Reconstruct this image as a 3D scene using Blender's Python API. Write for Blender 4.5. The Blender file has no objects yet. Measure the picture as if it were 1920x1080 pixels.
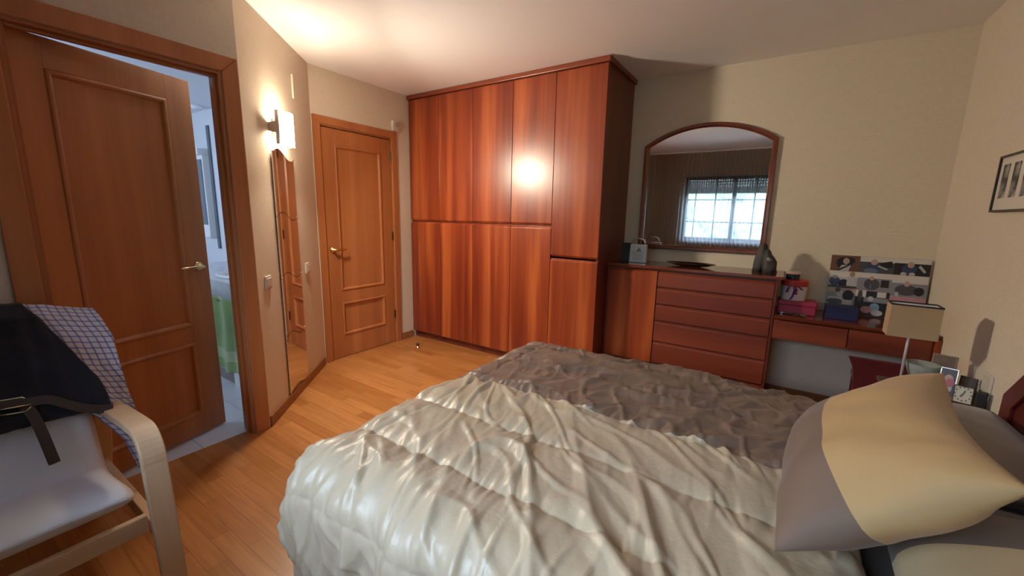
import bpy, bmesh, math, random
from mathutils import Vector, Matrix, noise
random.seed(7)
S = bpy.context.scene
COL = S.collection
PI = math.pi
V = Vector

# ------------------------------------------------------------------ materials
def newmat(name):
    m = bpy.data.materials.new(name); m.use_nodes = True
    nt = m.node_tree; b = nt.nodes['Principled BSDF']
    return m, nt, b

def N(nt, t, **kw):
    n = nt.nodes.new(t)
    for k, v in kw.items():
        if k in n.inputs: n.inputs[k].default_value = v
        else: setattr(n, k, v)
    return n

def plain(name, col, rough=.5, metal=0, spec=.5, emit=None, estr=0, bump=0, bscale=60, coat=0, sheen=0, var=0):
    m, nt, b = newmat(name)
    b.inputs['Base Color'].default_value = (*col, 1)
    b.inputs['Roughness'].default_value = rough
    b.inputs['Metallic'].default_value = metal
    b.inputs['Specular IOR Level'].default_value = spec
    b.inputs['Coat Weight'].default_value = coat
    b.inputs['Sheen Weight'].default_value = sheen
    if emit:
        b.inputs['Emission Color'].default_value = (*emit, 1)
        b.inputs['Emission Strength'].default_value = estr
    tc = N(nt, 'ShaderNodeTexCoord')
    if bump:
        no = N(nt, 'ShaderNodeTexNoise', Scale=bscale, Detail=4)
        bp = N(nt, 'ShaderNodeBump', Strength=bump, Distance=.004)
        nt.links.new(tc.outputs['Object'], no.inputs['Vector'])
        nt.links.new(no.outputs['Fac'], bp.inputs['Height'])
        nt.links.new(bp.outputs['Normal'], b.inputs['Normal'])
    if var:
        no = N(nt, 'ShaderNodeTexNoise', Scale=7, Detail=3)
        cr = N(nt, 'ShaderNodeValToRGB')
        cr.color_ramp.elements[0].position = .3; cr.color_ramp.elements[1].position = .7
        cr.color_ramp.elements[0].color = (*[c*(1-var) for c in col], 1)
        cr.color_ramp.elements[1].color = (*[min(1, c*(1+var)) for c in col], 1)
        nt.links.new(tc.outputs['Object'], no.inputs['Vector'])
        nt.links.new(no.outputs['Fac'], cr.inputs['Fac'])
        nt.links.new(cr.outputs['Color'], b.inputs['Base Color'])
    return m

def wood(name, dark, mid, light, grain='Z', rough=.3, stripes=5., coat=.0, spec=.5, fine=1.0, rnd=True):
    """long grain along one axis, broad veneer bands plus fine streaks"""
    m, nt, b = newmat(name)
    tc = N(nt, 'ShaderNodeTexCoord'); oi = N(nt, 'ShaderNodeObjectInfo')
    add = N(nt, 'ShaderNodeVectorMath', operation='ADD')
    mul = N(nt, 'ShaderNodeVectorMath', operation='SCALE')
    mul.inputs['Scale'].default_value = 9. if rnd else 0.
    cmb = N(nt, 'ShaderNodeCombineXYZ')
    for i in range(3): nt.links.new(oi.outputs['Random'], cmb.inputs[i])
    nt.links.new(cmb.outputs[0], mul.inputs[0])
    nt.links.new(tc.outputs['Object'], add.inputs[0]); nt.links.new(mul.outputs[0], add.inputs[1])
    def mp(scale):
        mm = N(nt, 'ShaderNodeMapping'); s = [scale, scale, scale]
        s['XYZ'.index(grain)] = scale*.045
        mm.inputs['Scale'].default_value = s
        nt.links.new(add.outputs[0], mm.inputs['Vector']); return mm
    n1 = N(nt, 'ShaderNodeTexNoise', Scale=1, Detail=2, Distortion=.4); nt.links.new(mp(stripes).outputs[0], n1.inputs['Vector'])
    n2 = N(nt, 'ShaderNodeTexNoise', Scale=1, Detail=5, Distortion=.2); nt.links.new(mp(70).outputs[0], n2.inputs['Vector'])
    cr = N(nt, 'ShaderNodeValToRGB'); e = cr.color_ramp.elements
    e[0].position = .28; e[0].color = (*dark, 1); e[1].position = .74; e[1].color = (*light, 1)
    k = e.new(.5); k.color = (*mid, 1)
    nt.links.new(n1.outputs['Fac'], cr.inputs['Fac'])
    mx = N(nt, 'ShaderNodeMix', data_type='RGBA', blend_type='MULTIPLY')
    mx.inputs['Factor'].default_value = .35*fine
    c2 = N(nt, 'ShaderNodeValToRGB'); c2.color_ramp.elements[0].position = .3; c2.color_ramp.elements[1].position = .65
    c2.color_ramp.elements[0].color = (.45, .38, .34, 1); c2.color_ramp.elements[1].color = (1, 1, 1, 1)
    nt.links.new(n2.outputs['Fac'], c2.inputs['Fac'])
    nt.links.new(cr.outputs['Color'], mx.inputs[6]); nt.links.new(c2.outputs['Color'], mx.inputs[7])
    nt.links.new(mx.outputs[2], b.inputs['Base Color'])
    b.inputs['Roughness'].default_value = rough
    b.inputs['Coat Weight'].default_value = coat; b.inputs['Coat Roughness'].default_value = .15
    b.inputs['Specular IOR Level'].default_value = spec
    return m

M = {}
CD, CM, CL = (.155, .022, .009), (.26, .046, .014), (.46, .115, .032)
M['cherry_v'] = wood('cherry_vertical', CD, CM, CL, 'Z', .30, 9, fine=.7)
M['cherry_h'] = wood('cherry_horizontal', (.13, .026, .014), (.20, .040, .019), (.27, .062, .026), 'X', .33, 6, fine=.6)
M['cherry_y'] = wood('cherry_lengthwise', (.15, .03, .013), (.24, .048, .018), (.32, .07, .024), 'Y', .3, 6)
M['cherry_dark'] = wood('cherry_shadow_side', (.10, .020, .012), (.15, .030, .015), (.19, .042, .02), 'Z', .32, 5)  # darker cherry, with the shade of the sides put into its colour
M['cherry_top'] = wood('cherry_polished_top', (.10, .022, .012), (.15, .032, .015), (.19, .045, .02), 'X', .13, 5, coat=.3)
M['oak_v'] = wood('door_veneer', (.36, .125, .042), (.45, .165, .055), (.54, .215, .08), 'Z', .36, 6, fine=.5)
M['oak_h'] = wood('door_veneer_cross', (.30, .105, .030), (.38, .14, .040), (.47, .19, .06), 'Y', .36, 6, fine=.5)
M['oak_jamb'] = wood('jamb_veneer', (.34, .115, .038), (.40, .14, .045), (.45, .165, .055), 'Z', .38, 5, fine=.1)
M['birch'] = wood('birch', (.50, .34, .20), (.60, .42, .26), (.66, .48, .31), 'Z', .4, 6, fine=.3)
M['birch_x'] = wood('birch_lengthwise', (.50, .34, .20), (.60, .42, .26), (.66, .48, .31), 'X', .4, 6, fine=.3)
M['birch_y'] = wood('birch_cross', (.50, .34, .20), (.60, .42, .26), (.66, .48, .31), 'Y', .4, 6, fine=.3)
M['skirt'] = wood('skirting_wood', (.22, .085, .028), (.30, .12, .04), (.36, .15, .05), 'Y', .4, 4, fine=.4)

def wallpaper(name, col, amt=.12):
    m, nt, b = newmat(name)
    tc = N(nt, 'ShaderNodeTexCoord')
    mp = N(nt, 'ShaderNodeMapping'); mp.inputs['Scale'].default_value = (260, 260, 30)
    mp2 = N(nt, 'ShaderNodeMapping'); mp2.inputs['Scale'].default_value = (30, 30, 260)
    a = N(nt, 'ShaderNodeTexNoise', Scale=1, Detail=2); c = N(nt, 'ShaderNodeTexNoise', Scale=1, Detail=2)
    nt.links.new(tc.outputs['Object'], mp.inputs[0]); nt.links.new(tc.outputs['Object'], mp2.inputs[0])
    nt.links.new(mp.outputs[0], a.inputs['Vector']); nt.links.new(mp2.outputs[0], c.inputs['Vector'])
    ad = N(nt, 'ShaderNodeMath', operation='ADD'); nt.links.new(a.outputs[0], ad.inputs[0]); nt.links.new(c.outputs[0], ad.inputs[1])
    cr = N(nt, 'ShaderNodeValToRGB')
    cr.color_ramp.elements[0].position = .35; cr.color_ramp.elements[1].position = .7
    cr.color_ramp.elements[0].color = (*[x*(1-amt) for x in col], 1); cr.color_ramp.elements[1].color = (*col, 1)
    hf = N(nt, 'ShaderNodeMath', operation='MULTIPLY'); hf.inputs[1].default_value = .5
    nt.links.new(ad.outputs[0], hf.inputs[0]); nt.links.new(hf.outputs[0], cr.inputs['Fac'])
    nt.links.new(cr.outputs[0], b.inputs['Base Color'])
    bp = N(nt, 'ShaderNodeBump', Strength=.25, Distance=.002)
    nt.links.new(hf.outputs[0], bp.inputs['Height']); nt.links.new(bp.outputs[0], b.inputs['Normal'])
    b.inputs['Roughness'].default_value = .75; b.inputs['Specular IOR Level'].default_value = .25
    return m
M['wall'] = wallpaper('beige_wallpaper', (.72, .635, .51))
M['ceiling'] = plain('ceiling_paint', (.84, .82, .83), .8, bump=.1, bscale=40)
M['bathwall'] = plain('bath_paint', (.62, .64, .68), .5)
M['tile'] = None

def parquet():
    m, nt, b = newmat('oak_strip_parquet')
    tc = N(nt, 'ShaderNodeTexCoord')
    mp = N(nt, 'ShaderNodeMapping'); mp.inputs['Rotation'].default_value = (0, 0, math.radians(0))
    nt.links.new(tc.outputs['Object'], mp.inputs[0])
    br = N(nt, 'ShaderNodeTexBrick', Scale=1.0)
    br.inputs['Brick Width'].default_value = .42; br.inputs['Row Height'].default_value = .07
    br.inputs['Mortar Size'].default_value = .0012; br.inputs['Mortar Smooth'].default_value = .1
    br.inputs['Bias'].default_value = 0.0
    br.offset = .37; br.offset_frequency = 2
    br.inputs['Color1'].default_value = (.37, .140, .036, 1); br.inputs['Color2'].default_value = (.49, .215, .068, 1)
    br.inputs['Mortar'].default_value = (.28, .105, .03, 1)
    nt.links.new(mp.outputs[0], br.inputs['Vector'])
    m2 = N(nt, 'ShaderNodeMapping'); m2.inputs['Scale'].default_value = (3, 55, 1)
    nt.links.new(tc.outputs['Object'], m2.inputs[0])
    n2 = N(nt, 'ShaderNodeTexNoise', Scale=1, Detail=4, Distortion=.5); nt.links.new(m2.outputs[0], n2.inputs['Vector'])
    cr = N(nt, 'ShaderNodeValToRGB'); cr.color_ramp.elements[0].position = .32; cr.color_ramp.elements[1].position = .62
    cr.color_ramp.elements[0].color = (.66, .58, .5, 1); cr.color_ramp.elements[1].color = (1, 1, 1, 1)
    nt.links.new(n2.outputs[0], cr.inputs[0])
    mx = N(nt, 'ShaderNodeMix', data_type='RGBA', blend_type='MULTIPLY'); mx.inputs['Factor'].default_value = .6
    nt.links.new(br.outputs['Color'], mx.inputs[6]); nt.links.new(cr.outputs[0], mx.inputs[7])
    nt.links.new(mx.outputs[2], b.inputs['Base Color'])
    b.inputs['Roughness'].default_value = .33; b.inputs['Specular IOR Level'].default_value = .5
    return m
M['floor'] = parquet()

def tiles():
    m, nt, b = newmat('bath_tiles')
    tc = N(nt, 'ShaderNodeTexCoord')
    br = N(nt, 'ShaderNodeTexBrick', Scale=1.0); br.offset = 0
    br.inputs['Brick Width'].default_value = .33; br.inputs['Row Height'].default_value = .33
    br.inputs['Mortar Size'].default_value = .003
    br.inputs['Color1'].default_value = (.62, .63, .65, 1); br.inputs['Color2'].default_value = (.60, .61, .63, 1)
    br.inputs['Mortar'].default_value = (.4, .41, .43, 1)
    nt.links.new(tc.outputs['Object'], br.inputs['Vector'])
    nt.links.new(br.outputs['Color'], b.inputs['Base Color']); b.inputs['Roughness'].default_value = .2
    return m
M['tile'] = tiles()
M['mirror'] = plain('silvered_glass', (.86, .87, .87), .015, metal=1)
M['brass'] = plain('polished_brass', (.72, .52, .26), .22, metal=1)
M['darkbrass'] = plain('hinge_metal', (.10, .07, .05), .4, metal=1)
M['chrome'] = plain('chrome', (.75, .75, .76), .15, metal=1)
M['white_plastic'] = plain('white_plastic', (.60, .56, .48), .35)
M['sconce_metal'] = plain('sconce_bracket', (.45, .36, .30), .4, metal=.6)
M['sconce_glass'] = plain('sconce_glass', (.9, .88, .82), .3, emit=(1, .84, .62), estr=62)
M['taupe'] = None

def cloth(name, col, rough=.5, sheen=.3, bump=.25, scale=500, var=.06):
    m, nt, b = newmat(name)
    tc = N(nt, 'ShaderNodeTexCoord')
    no = N(nt, 'ShaderNodeTexNoise', Scale=scale, Detail=2); nt.links.new(tc.outputs['Object'], no.inputs['Vector'])
    n2 = N(nt, 'ShaderNodeTexNoise', Scale=5, Detail=3); nt.links.new(tc.outputs['Object'], n2.inputs['Vector'])
    bp = N(nt, 'ShaderNodeBump', Strength=bump, Distance=.0015); nt.links.new(no.outputs[0], bp.inputs['Height'])
    nt.links.new(bp.outputs[0], b.inputs['Normal'])
    cr = N(nt, 'ShaderNodeValToRGB'); cr.color_ramp.elements[0].position = .3; cr.color_ramp.elements[1].position = .7
    cr.color_ramp.elements[0].color = (*[c*(1-var) for c in col], 1); cr.color_ramp.elements[1].color = (*[min(1, c*(1+var)) for c in col], 1)
    nt.links.new(n2.outputs[0], cr.inputs[0]); nt.links.new(cr.outputs[0], b.inputs['Base Color'])
    b.inputs['Roughness'].default_value = rough; b.inputs['Sheen Weight'].default_value = sheen
    b.inputs['Sheen Roughness'].default_value = .4
    return m
CHAMP, TAUPE, GOLD = (.42, .35, .245), (.17, .112, .080), (.46, .30, .135)
def duotone(name, c1, c2, axis, thr, rough=.42, uv=False, sheen=.35, c3=None):
    m, nt, b = newmat(name)
    tc = N(nt, 'ShaderNodeTexCoord'); sp = N(nt, 'ShaderNodeSeparateXYZ')
    nt.links.new(tc.outputs['UV' if uv else 'Object'], sp.inputs[0])
    gt = N(nt, 'ShaderNodeMath', operation='GREATER_THAN'); gt.inputs[1].default_value = thr
    nt.links.new(sp.outputs['XYZ'.index(axis)], gt.inputs[0])
    mx = N(nt, 'ShaderNodeMix', data_type='RGBA'); mx.inputs[6].default_value = (*c1, 1); mx.inputs[7].default_value = (*c2, 1)
    nt.links.new(gt.outputs[0], mx.inputs[0]); nt.links.new(mx.outputs[2], b.inputs['Base Color'])
    no = N(nt, 'ShaderNodeTexNoise', Scale=34, Detail=5, Distortion=1.2); nt.links.new(tc.outputs['Object'], no.inputs['Vector'])
    bp = N(nt, 'ShaderNodeBump', Strength=.22 if uv else .07, Distance=.006); nt.links.new(no.outputs[0], bp.inputs['Height'])
    nt.links.new(bp.outputs[0], b.inputs['Normal'])
    b.inputs['Roughness'].default_value = rough; b.inputs['Sheen Weight'].default_value = sheen
    b.inputs['Sheen Roughness'].default_value = .35
    return m
M['duvet'] = duotone('satin_duvet', CHAMP, TAUPE, 'Y', 1.30, .39, uv=True, sheen=.08)
M['sheet'] = cloth('dark_sheet', (.055, .038, .03), .8)

# ------------------------------------------------------------------ geometry helpers
class MB:
    def __init__(s): s.v = []; s.f = []; s.mi = []; s.uv = None
    def add(s, verts, faces, mi=0):
        o = len(s.v); s.v += [V(p) for p in verts]; s.f += [[i+o for i in f] for f in faces]; s.mi += [mi]*len(faces); return s
    def box(s, x0, x1, y0, y1, z0, z1, mi=0):
        p = [(x0,y0,z0),(x1,y0,z0),(x1,y1,z0),(x0,y1,z0),(x0,y0,z1),(x1,y0,z1),(x1,y1,z1),(x0,y1,z1)]
        return s.add(p, [(0,3,2,1),(4,5,6,7),(0,1,5,4),(1,2,6,5),(2,3,7,6),(3,0,4,7)], mi)
    def prism(s, pts, d, mi=0):
        """closed outline (list of 3-D points) extruded by vector d"""
        n = len(pts); d = V(d); a = [V(p) for p in pts]
        fs = [tuple(range(n-1, -1, -1)), tuple(range(n, 2*n))] + [(i, (i+1) % n, n+(i+1) % n, n+i) for i in range(n)]
        return s.add(a+[p+d for p in a], fs, mi)
    def tube(s, path, r, seg=10, mi=0, closed=False):
        path = [V(p) for p in path]; n = len(path); rr = r if isinstance(r, (list, tuple)) else [r]*n
        t0 = (path[1]-path[0]).normalized(); up = V((0,0,1)) if abs(t0.z) < .9 else V((1,0,0))
        u = t0.cross(up).normalized(); vs = []
        for i, p in enumerate(path):
            if closed: t = (path[(i+1) % n]-path[i-1]).normalized()
            else: t = (path[min(i+1, n-1)]-path[max(i-1, 0)]).normalized()
            u = (u - t*u.dot(t)).normalized(); w = t.cross(u)
            for k in range(seg):
                a = 2*PI*k/seg; vs.append(p+(u*math.cos(a)+w*math.sin(a))*rr[i])
        fs = []
        for i in range(n if closed else n-1):
            j = (i+1) % n
            for k in range(seg): fs.append((i*seg+k, i*seg+(k+1) % seg, j*seg+(k+1) % seg, j*seg+k))
        if not closed: fs += [tuple(range(seg-1, -1, -1)), tuple(range((n-1)*seg, n*seg))]
        return s.add(vs, fs, mi)
    def lathe(s, prof, c=(0,0,0), seg=32, mi=0, sx=1, sy=1, axis='Z'):
        """profile of (r, h); closed at both ends where r is 0"""
        c = V(c); vs = []; n = len(prof)
        for r, h in prof:
            for k in range(seg):
                a = 2*PI*k/seg; p = (r*math.cos(a)*sx, r*math.sin(a)*sy, h)
                if axis == 'X': p = (p[2], p[0], p[1])
                if axis == 'Y': p = (p[0], p[2], p[1])
                vs.append(c+V(p))
        fs = [(i*seg+k, i*seg+(k+1) % seg, (i+1)*seg+(k+1) % seg, (i+1)*seg+k) for i in range(n-1) for k in range(seg)]
        fs += [tuple(range(seg-1, -1, -1)), tuple(range((n-1)*seg, n*seg))]
        return s.add(vs, fs, mi)
    def grid(s, fn, nu, nv, mi=0, flip=False):
        vs = [fn(i/nu, j/nv) for i in range(nu+1) for j in range(nv+1)]
        w = nv+1
        fs = [(i*w+j, (i+1)*w+j, (i+1)*w+j+1, i*w+j+1) for i in range(nu) for j in range(nv)]
        if flip: fs = [f[::-1] for f in fs]
        return s.add(vs, fs, mi)
    def xf(s, m):
        s.v = [m @ p for p in s.v]; return s

ORG = {}
def wo(o): return ORG.get(o.name, V((0,0,0)))
def build(name, mb, mats, parent=None, bevel=0, smooth=False, subsurf=0, solid=0, seg=2, angle=40):
    """link one mesh object; its origin goes to the middle of its base"""
    xs = [p.x for p in mb.v]; ys = [p.y for p in mb.v]; zs = [p.z for p in mb.v]
    org = V(((min(xs)+max(xs))/2, (min(ys)+max(ys))/2, min(zs)))
    me = bpy.data.meshes.new(name)
    me.from_pydata([p-org for p in mb.v], [], mb.f); me.update()
    if not isinstance(mats, (list, tuple)): mats = [mats]
    for m in mats: me.materials.append(M[m] if isinstance(m, str) else m)
    for p, i in zip(me.polygons, mb.mi): p.material_index = i
    bm = bmesh.new(); bm.from_mesh(me); bmesh.ops.recalc_face_normals(bm, faces=bm.faces); bm.to_mesh(me); bm.free()
    if smooth:
        for p in me.polygons: p.use_smooth = True
    if mb.uv:
        uvl = me.uv_layers.new(name='UVMap')
        for l in me.loops: uvl.data[l.index].uv = mb.uv[l.vertex_index]
    o = bpy.data.objects.new(name, me); COL.objects.link(o)
    po = wo(parent) if parent else V((0,0,0))
    o.location = org-po
    if parent: o.parent = parent
    ORG[o.name] = org
    if solid:
        md = o.modifiers.new('solid', 'SOLIDIFY'); md.thickness = solid; md.offset = 0
    if bevel:
        md = o.modifiers.new('bevel', 'BEVEL'); md.width = bevel; md.segments = seg; md.limit_method = 'ANGLE'; md.angle_limit = math.radians(angle)
    if subsurf:
        md = o.modifiers.new('sub', 'SUBSURF'); md.levels = subsurf; md.render_levels = subsurf
    return o
def root(name, loc, label, cat, group=None):
    o = bpy.data.objects.new(name, None); COL.objects.link(o); o.location = loc; ORG[o.name] = V(loc)
    o.empty_display_size = .1
    return tag(o, label, cat, group)
def tag(o, label, cat, group=None):
    o['label'] = label; o['category'] = cat
    if group: o['group'] = group
    return o
def struct(o, label=None):
    o['kind'] = 'structure'
    if label: o['label'] = label
    return o

# ------------------------------------------------------------------ room dimensions
XL, XB = -3.24, -2.508          # wall of the closed door, wall of the bathroom door
YB, XR, ZC = 3.605, .815, 2.45  # mirror wall, headboard wall, ceiling
YW = -.46                       # window wall
P0, P1 = V((XB, 1.131, 0)), V((XL, 1.962, 0))   # angled wall
DU = (P1-P0); DL = DU.length; DU.normalize(); DN = V((-DU.y, DU.x, 0))
if DN.x < 0: DN = -DN
def dg(u, n, z): return P0+DU*u+DN*n+V((0, 0, z))
WF, WX1 = 2.985, -1.178         # wardrobe front and its free side

# floor, ceiling
fl = MB(); fl.prism([(XB-.06, YW-.2, 0), (XR+.1, YW-.2, 0), (XR+.1, YB+.1, 0), (XL-.1, YB+.1, 0), (XL-.1, 1.96, 0), (XL, 1.962, 0), (XB-.06, 1.2, 0)], (0, 0, -.08))
struct(build('floor', fl, 'floor'), 'oak strip parquet floor of the bedroom')
ce = MB(); ce.prism([(XB-.1, YW-.2, ZC), (XR+.1, YW-.2, ZC), (XR+.1, YB+.1, ZC), (XL-.1, YB+.1, ZC), (XL-.1, 1.9, ZC), (XB-.1, 1.15, ZC)], (0, 0, .08))
struct(build('ceiling', ce, 'ceiling'), 'plain off-white bedroom ceiling')
w = MB(); w.box(XL-.12, XR+.12, YB, YB+.1, 0, ZC); struct(build('wall_back', w, 'wall'), 'beige wallpapered wall behind wardrobe, dresser and desk')
w = MB(); w.box(XR, XR+.1, YW-.1, YB+.05, 0, ZC); struct(build('wall_right', w, 'wall'), 'beige wall behind the headboard')
# wall of the closed door, with its opening
A0, A1, AZ = 2.03, 2.760, 2.02
w = MB(); w.box(XL-.12, XL, 1.93, A0, 0, ZC); w.box(XL-.12, XL, A1, YB, 0, ZC); w.box(XL-.12, XL, A0, A1, AZ, ZC)
struct(build('wall_left', w, 'wall'), 'beige wall around the closed panel door')
# bathroom door wall
B0, B1, BZ = .31, 1.045, 2.015
w = MB(); w.box(XB-.11, XB, YW-.1, B0, 0, ZC); w.box(XB-.11, XB, B1, 1.131, 0, ZC); w.box(XB-.11, XB, B0, B1, BZ, ZC)
struct(build('wall_bathroom_door', w, 'wall'), 'beige wall around the half open bathroom door')
w = MB(); w.prism([dg(0, 0, 0), dg(DL, 0, 0), dg(DL, -.08, 0), dg(0, -.08, 0)], (0, 0, ZC))
struct(build('wall_angled', w, 'wall'), 'narrow angled wall carrying wavy mirror and wall lamp')
# window wall
WX = (-1.50, -.03); WZ = (.96, 2.02)
w = MB(); w.box(XB-.1, WX[0], YW-.14, YW, 0, ZC); w.box(WX[1], XR+.1, YW-.14, YW, 0, ZC)
w.box(WX[0], WX[1], YW-.14, YW, 0, WZ[0]); w.box(WX[0], WX[1], YW-.14, YW, WZ[1], ZC)
struct(build('wall_window', w, 'wall'), 'wall with the curtained window opposite the dresser mirror')
w = MB(); w.box(-4.3, -4.2, 1.95, 3.7, 0, 2.45); w.box(-4.2, XL-.121, 1.945, 1.965, 0, 2.45); w.box(-4.2, XL-.121, YB, YB+.1, 0, 2.45); w.box(-4.3, XL-.121, 1.95, YB+.1, 2.45, 2.5); w.box(-4.3, XL-.121, 1.95, YB+.1, -.05, 0)
struct(build('wall_light_block', w, 'wall'))  # unseen box added behind the closed door to keep world light out
# skirting
w = MB(); w.prism([dg(.0, 0, 0), dg(DL-.03, 0, 0), dg(DL-.03, .012, 0), dg(.0, .012, 0)], (0, 0, .07))
struct(build('baseboard_angled', w, 'skirt', bevel=.003))
w = MB(); w.box(XL, XL+.012, 2.835, WF-.0, 0, .07); struct(build('baseboard_left', w, 'skirt', bevel=.003))
w = MB(); w.box(.01, XR, YB-.012, YB, 0, .07); struct(build('baseboard_back', w, 'skirt', bevel=.003))
w = MB(); w.box(XB, XB+.012, YW, .225, 0, .07); struct(build('baseboard_bathroom_door', w, 'skirt', bevel=.003))
w = MB(); w.box(XR-.012, XR, YW, .2, 0, .07); w.box(XR-.012, XR, 2.75, 3.1, 0, .07); struct(build('baseboard_right', w, 'skirt', bevel=.003))

# ------------------------------------------------------------------ panel doors
def door_leaf(wd, ht, t, panels, mat):
    """slab with sunk fields framed by a rounded moulding; local x along the width, y thickness (front at 0), z up"""
    mb = MB(); pu0, pu1 = panels[0][0], panels[0][1]
    d = .010
    mb.box(0, pu0, 0, t, 0, ht); mb.box(pu1, wd, 0, t, 0, ht)
    zs = [0]+[z for p in sorted(panels, key=lambda q: q[2]) for z in (p[2], p[3])]+[ht]
    for i in range(0, len(zs), 2): mb.box(pu0, pu1, 0, t, zs[i], zs[i+1])
    for (u0, u1, z0, z1) in panels:
        mb.box(u0, u1, d, t-d, z0, z1)
        for sgn, yb in ((1, 0), (-1, t)):
            # moulding ring, mitred, half-round section
            sec = [(0, 0), (.004, -.006), (.012, -.008), (.020, -.004), (.026, d)]
            ring = []
            for (o_, h_) in sec:
                ring.append([(u0+o_, yb+sgn*h_, z0+o_), (u1-o_, yb+sgn*h_, z0+o_), (u1-o_, yb+sgn*h_, z1-o_), (u0+o_, yb+sgn*h_, z1-o_)])
            vs = [p for r in ring for p in r]; fs = []
            for i in range(len(sec)-1):
                for k in range(4): fs.append((i*4+k, i*4+(k+1) % 4, (i+1)*4+(k+1) % 4, (i+1)*4+k))
            mb.add(vs, fs)
    return mb
def frame(mb, y0, y1, z1, x, wv, t, sx=1):
    """three-sided casing on a wall of constant x; opening y0..y1, height z1, casing width wv"""
    mb.prism([(x, y0-wv, 0), (x, y0, 0), (x, y0, z1), (x, y0-wv, z1+wv)], (sx*t, 0, 0))
    mb.prism([(x, y1, 0), (x, y1+wv, 0), (x, y1+wv, z1+wv), (x, y1, z1)], (sx*t, 0, 0))
    mb.prism([(x, y0-wv, z1+wv), (x, y0, z1), (x, y1, z1), (x, y1+wv, z1+wv)], (sx*t, 0, 0))
def lever(parent, c, n, d, matn='brass'):
    """lever handle: rosette at c facing n, lever pointing along d"""
    c, n, d = V(c), V(n), V(d); mb = MB()
    R = n.to_track_quat('Z', 'Y').to_matrix().to_4x4()
    T = Matrix.Translation(c) @ R
    a = MB().lathe([(0, 0), (.026, 0), (.026, .005), (.021, .009), (.011, .011), (.010, .038), (.0, .038)], seg=24); a.xf(T)
    mb.v += a.v; mb.f += a.f; mb.mi += a.mi
    p = c+n*.038
    mb.tube([p-d*.008, p+d*.01, p+d*.04+n*.006, p+d*.08+n*.004, p+d*.112-n*.002, p+d*.118-n*.006], [.009, .0105, .0095, .0085, .0075, .004], 10)
    return build('handle', mb, matn, parent, smooth=True)

# closed door
r = struct(root('door_1', (XL, (A0+A1)/2, 0), 'closed two-panel veneered door beside the wardrobe', 'door')); del r['category']
mb = MB(); frame(mb, A0, A1, AZ, XL, .062, .014); build('casing', mb, 'oak_v', r, bevel=.003)
mb = MB(); mb.box(XL-.11, XL+.0, A0, A0+.012, 0, AZ); mb.box(XL-.11, XL, A1-.012, A1, 0, AZ); mb.box(XL-.11, XL, A0+.012, A1-.012, AZ-.012, AZ)
build('jamb', mb, 'oak_jamb', r)
LW = A1-A0-.03
mb = door_leaf(LW, 1.995, .035, [(.112, LW-.112, .20, .505), (.112, LW-.112, .612, 1.868)], None)
mb.xf(Matrix.Translation((XL-.004, A0+.015, .005)) @ Matrix.Rotation(PI/2, 4, 'Z'))
lf = build('leaf', mb, 'oak_v', r, bevel=.0015)
lever(lf, (XL-.003, A0+.062, .99), (1, 0, 0), (0, 1, 0))
for z in (.25, 1.05, 1.80):
    mb = MB().lathe([(0, 0), (.006, 0), (.006, .085), (0, .085)], (XL+.004, A1-.014, z), 10); build('hinge', mb, 'darkbrass', lf, smooth=False)

# half open bathroom door
r = struct(root('door_2', (XB, (B0+B1)/2, 0), 'half open veneered door into the bathroom', 'door')); del r['category']
mb = MB(); frame(mb, B0, B1, BZ, XB, .078, .016); build('casing', mb, 'oak_v', r, bevel=.004)
mb = MB(); mb.box(XB-.11, XB, B0, B0+.014, 0, BZ); mb.box(XB-.11, XB, B1-.014, B1, 0, BZ); mb.box(XB-.11, XB, B0+.014, B1-.014, BZ-.014, BZ)
mb.box(XB-.055, XB-.03, B0+.014, B0+.028, 0, BZ-.014); mb.box(XB-.055, XB-.03, B1-.028, B1-.014, 0, BZ-.014); mb.box(XB-.055, XB-.03, B0+.028, B1-.028, BZ-.028, BZ-.014)
build('jamb', mb, 'oak_jamb', r, bevel=.002)
h = V((XB-.072, B0+.018, 0)); e = V((-2.785, .998, 0)); dd = (e-h); LW2 = dd.length
ang = math.atan2(dd.y, dd.x)
mb = door_leaf(LW2, 1.99, .035, [(.112, LW2-.125, .12, .556), (.112, LW2-.125, .65, 1.868)], None)
T2 = Matrix.Translation(h+V((0, 0, .008))) @ Matrix.Rotation(ang, 4, 'Z') @ Matrix.Translation((0, 0, 0))
mb.xf(T2); lf = build('leaf', mb, 'oak_v', r, bevel=.0015)
dn = dd.normalized(); nn = V((dn.y, -dn.x, 0))
lever(lf, h+dn*(LW2-.06)+V((0, 0, .995)), nn, -dn)

# ------------------------------------------------------------------ bathroom beyond
w = MB(); w.prism([(XB-.06, -.35, -.001), (XB-.06, 1.2, -.001), (-3.2, 1.95, -.001), (-5.6, 1.95, -.001), (-5.6, -.35, -.001)], (0, 0, -.07))
struct(build('floor_bathroom', w, 'tile'), 'pale tiled bathroom floor')
def xr(y): return XB-max(0, y-1.131)*.8809-.125
def bprism(mb, x0, y0, y1, z0, z1, xm=9):
    return mb.prism([(x0, y0, z0), (min(xm, xr(y0)), y0, z0), (min(xm, xr(y1)), y1, z0), (x0, y1, z0)], (0, 0, z1-z0))
w = MB(); w.box(-5.6, XB-.112, -.35, 1.0, 2.27, 2.3); bprism(w, -5.6, 1.0, 1.93, 2.27, 2.3, XB-.112); struct(build('ceiling_bathroom', w, 'bathwall'))
w = MB(); w.box(-5.6, -3.365, 1.85, 1.93, 0, 2.27); struct(build('wall_bathroom_back', w, 'bathwall'))
w = MB(); w.box(-5.7, -5.6, -.35, 2.0, 0, 2.27); struct(build('wall_bathroom_end', w, 'bathwall'))
w = MB(); w.box(-5.6, XB-.1, -.45, -.35, 0, 2.27); struct(build('wall_bathroom_front', w, 'bathwall'))
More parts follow.
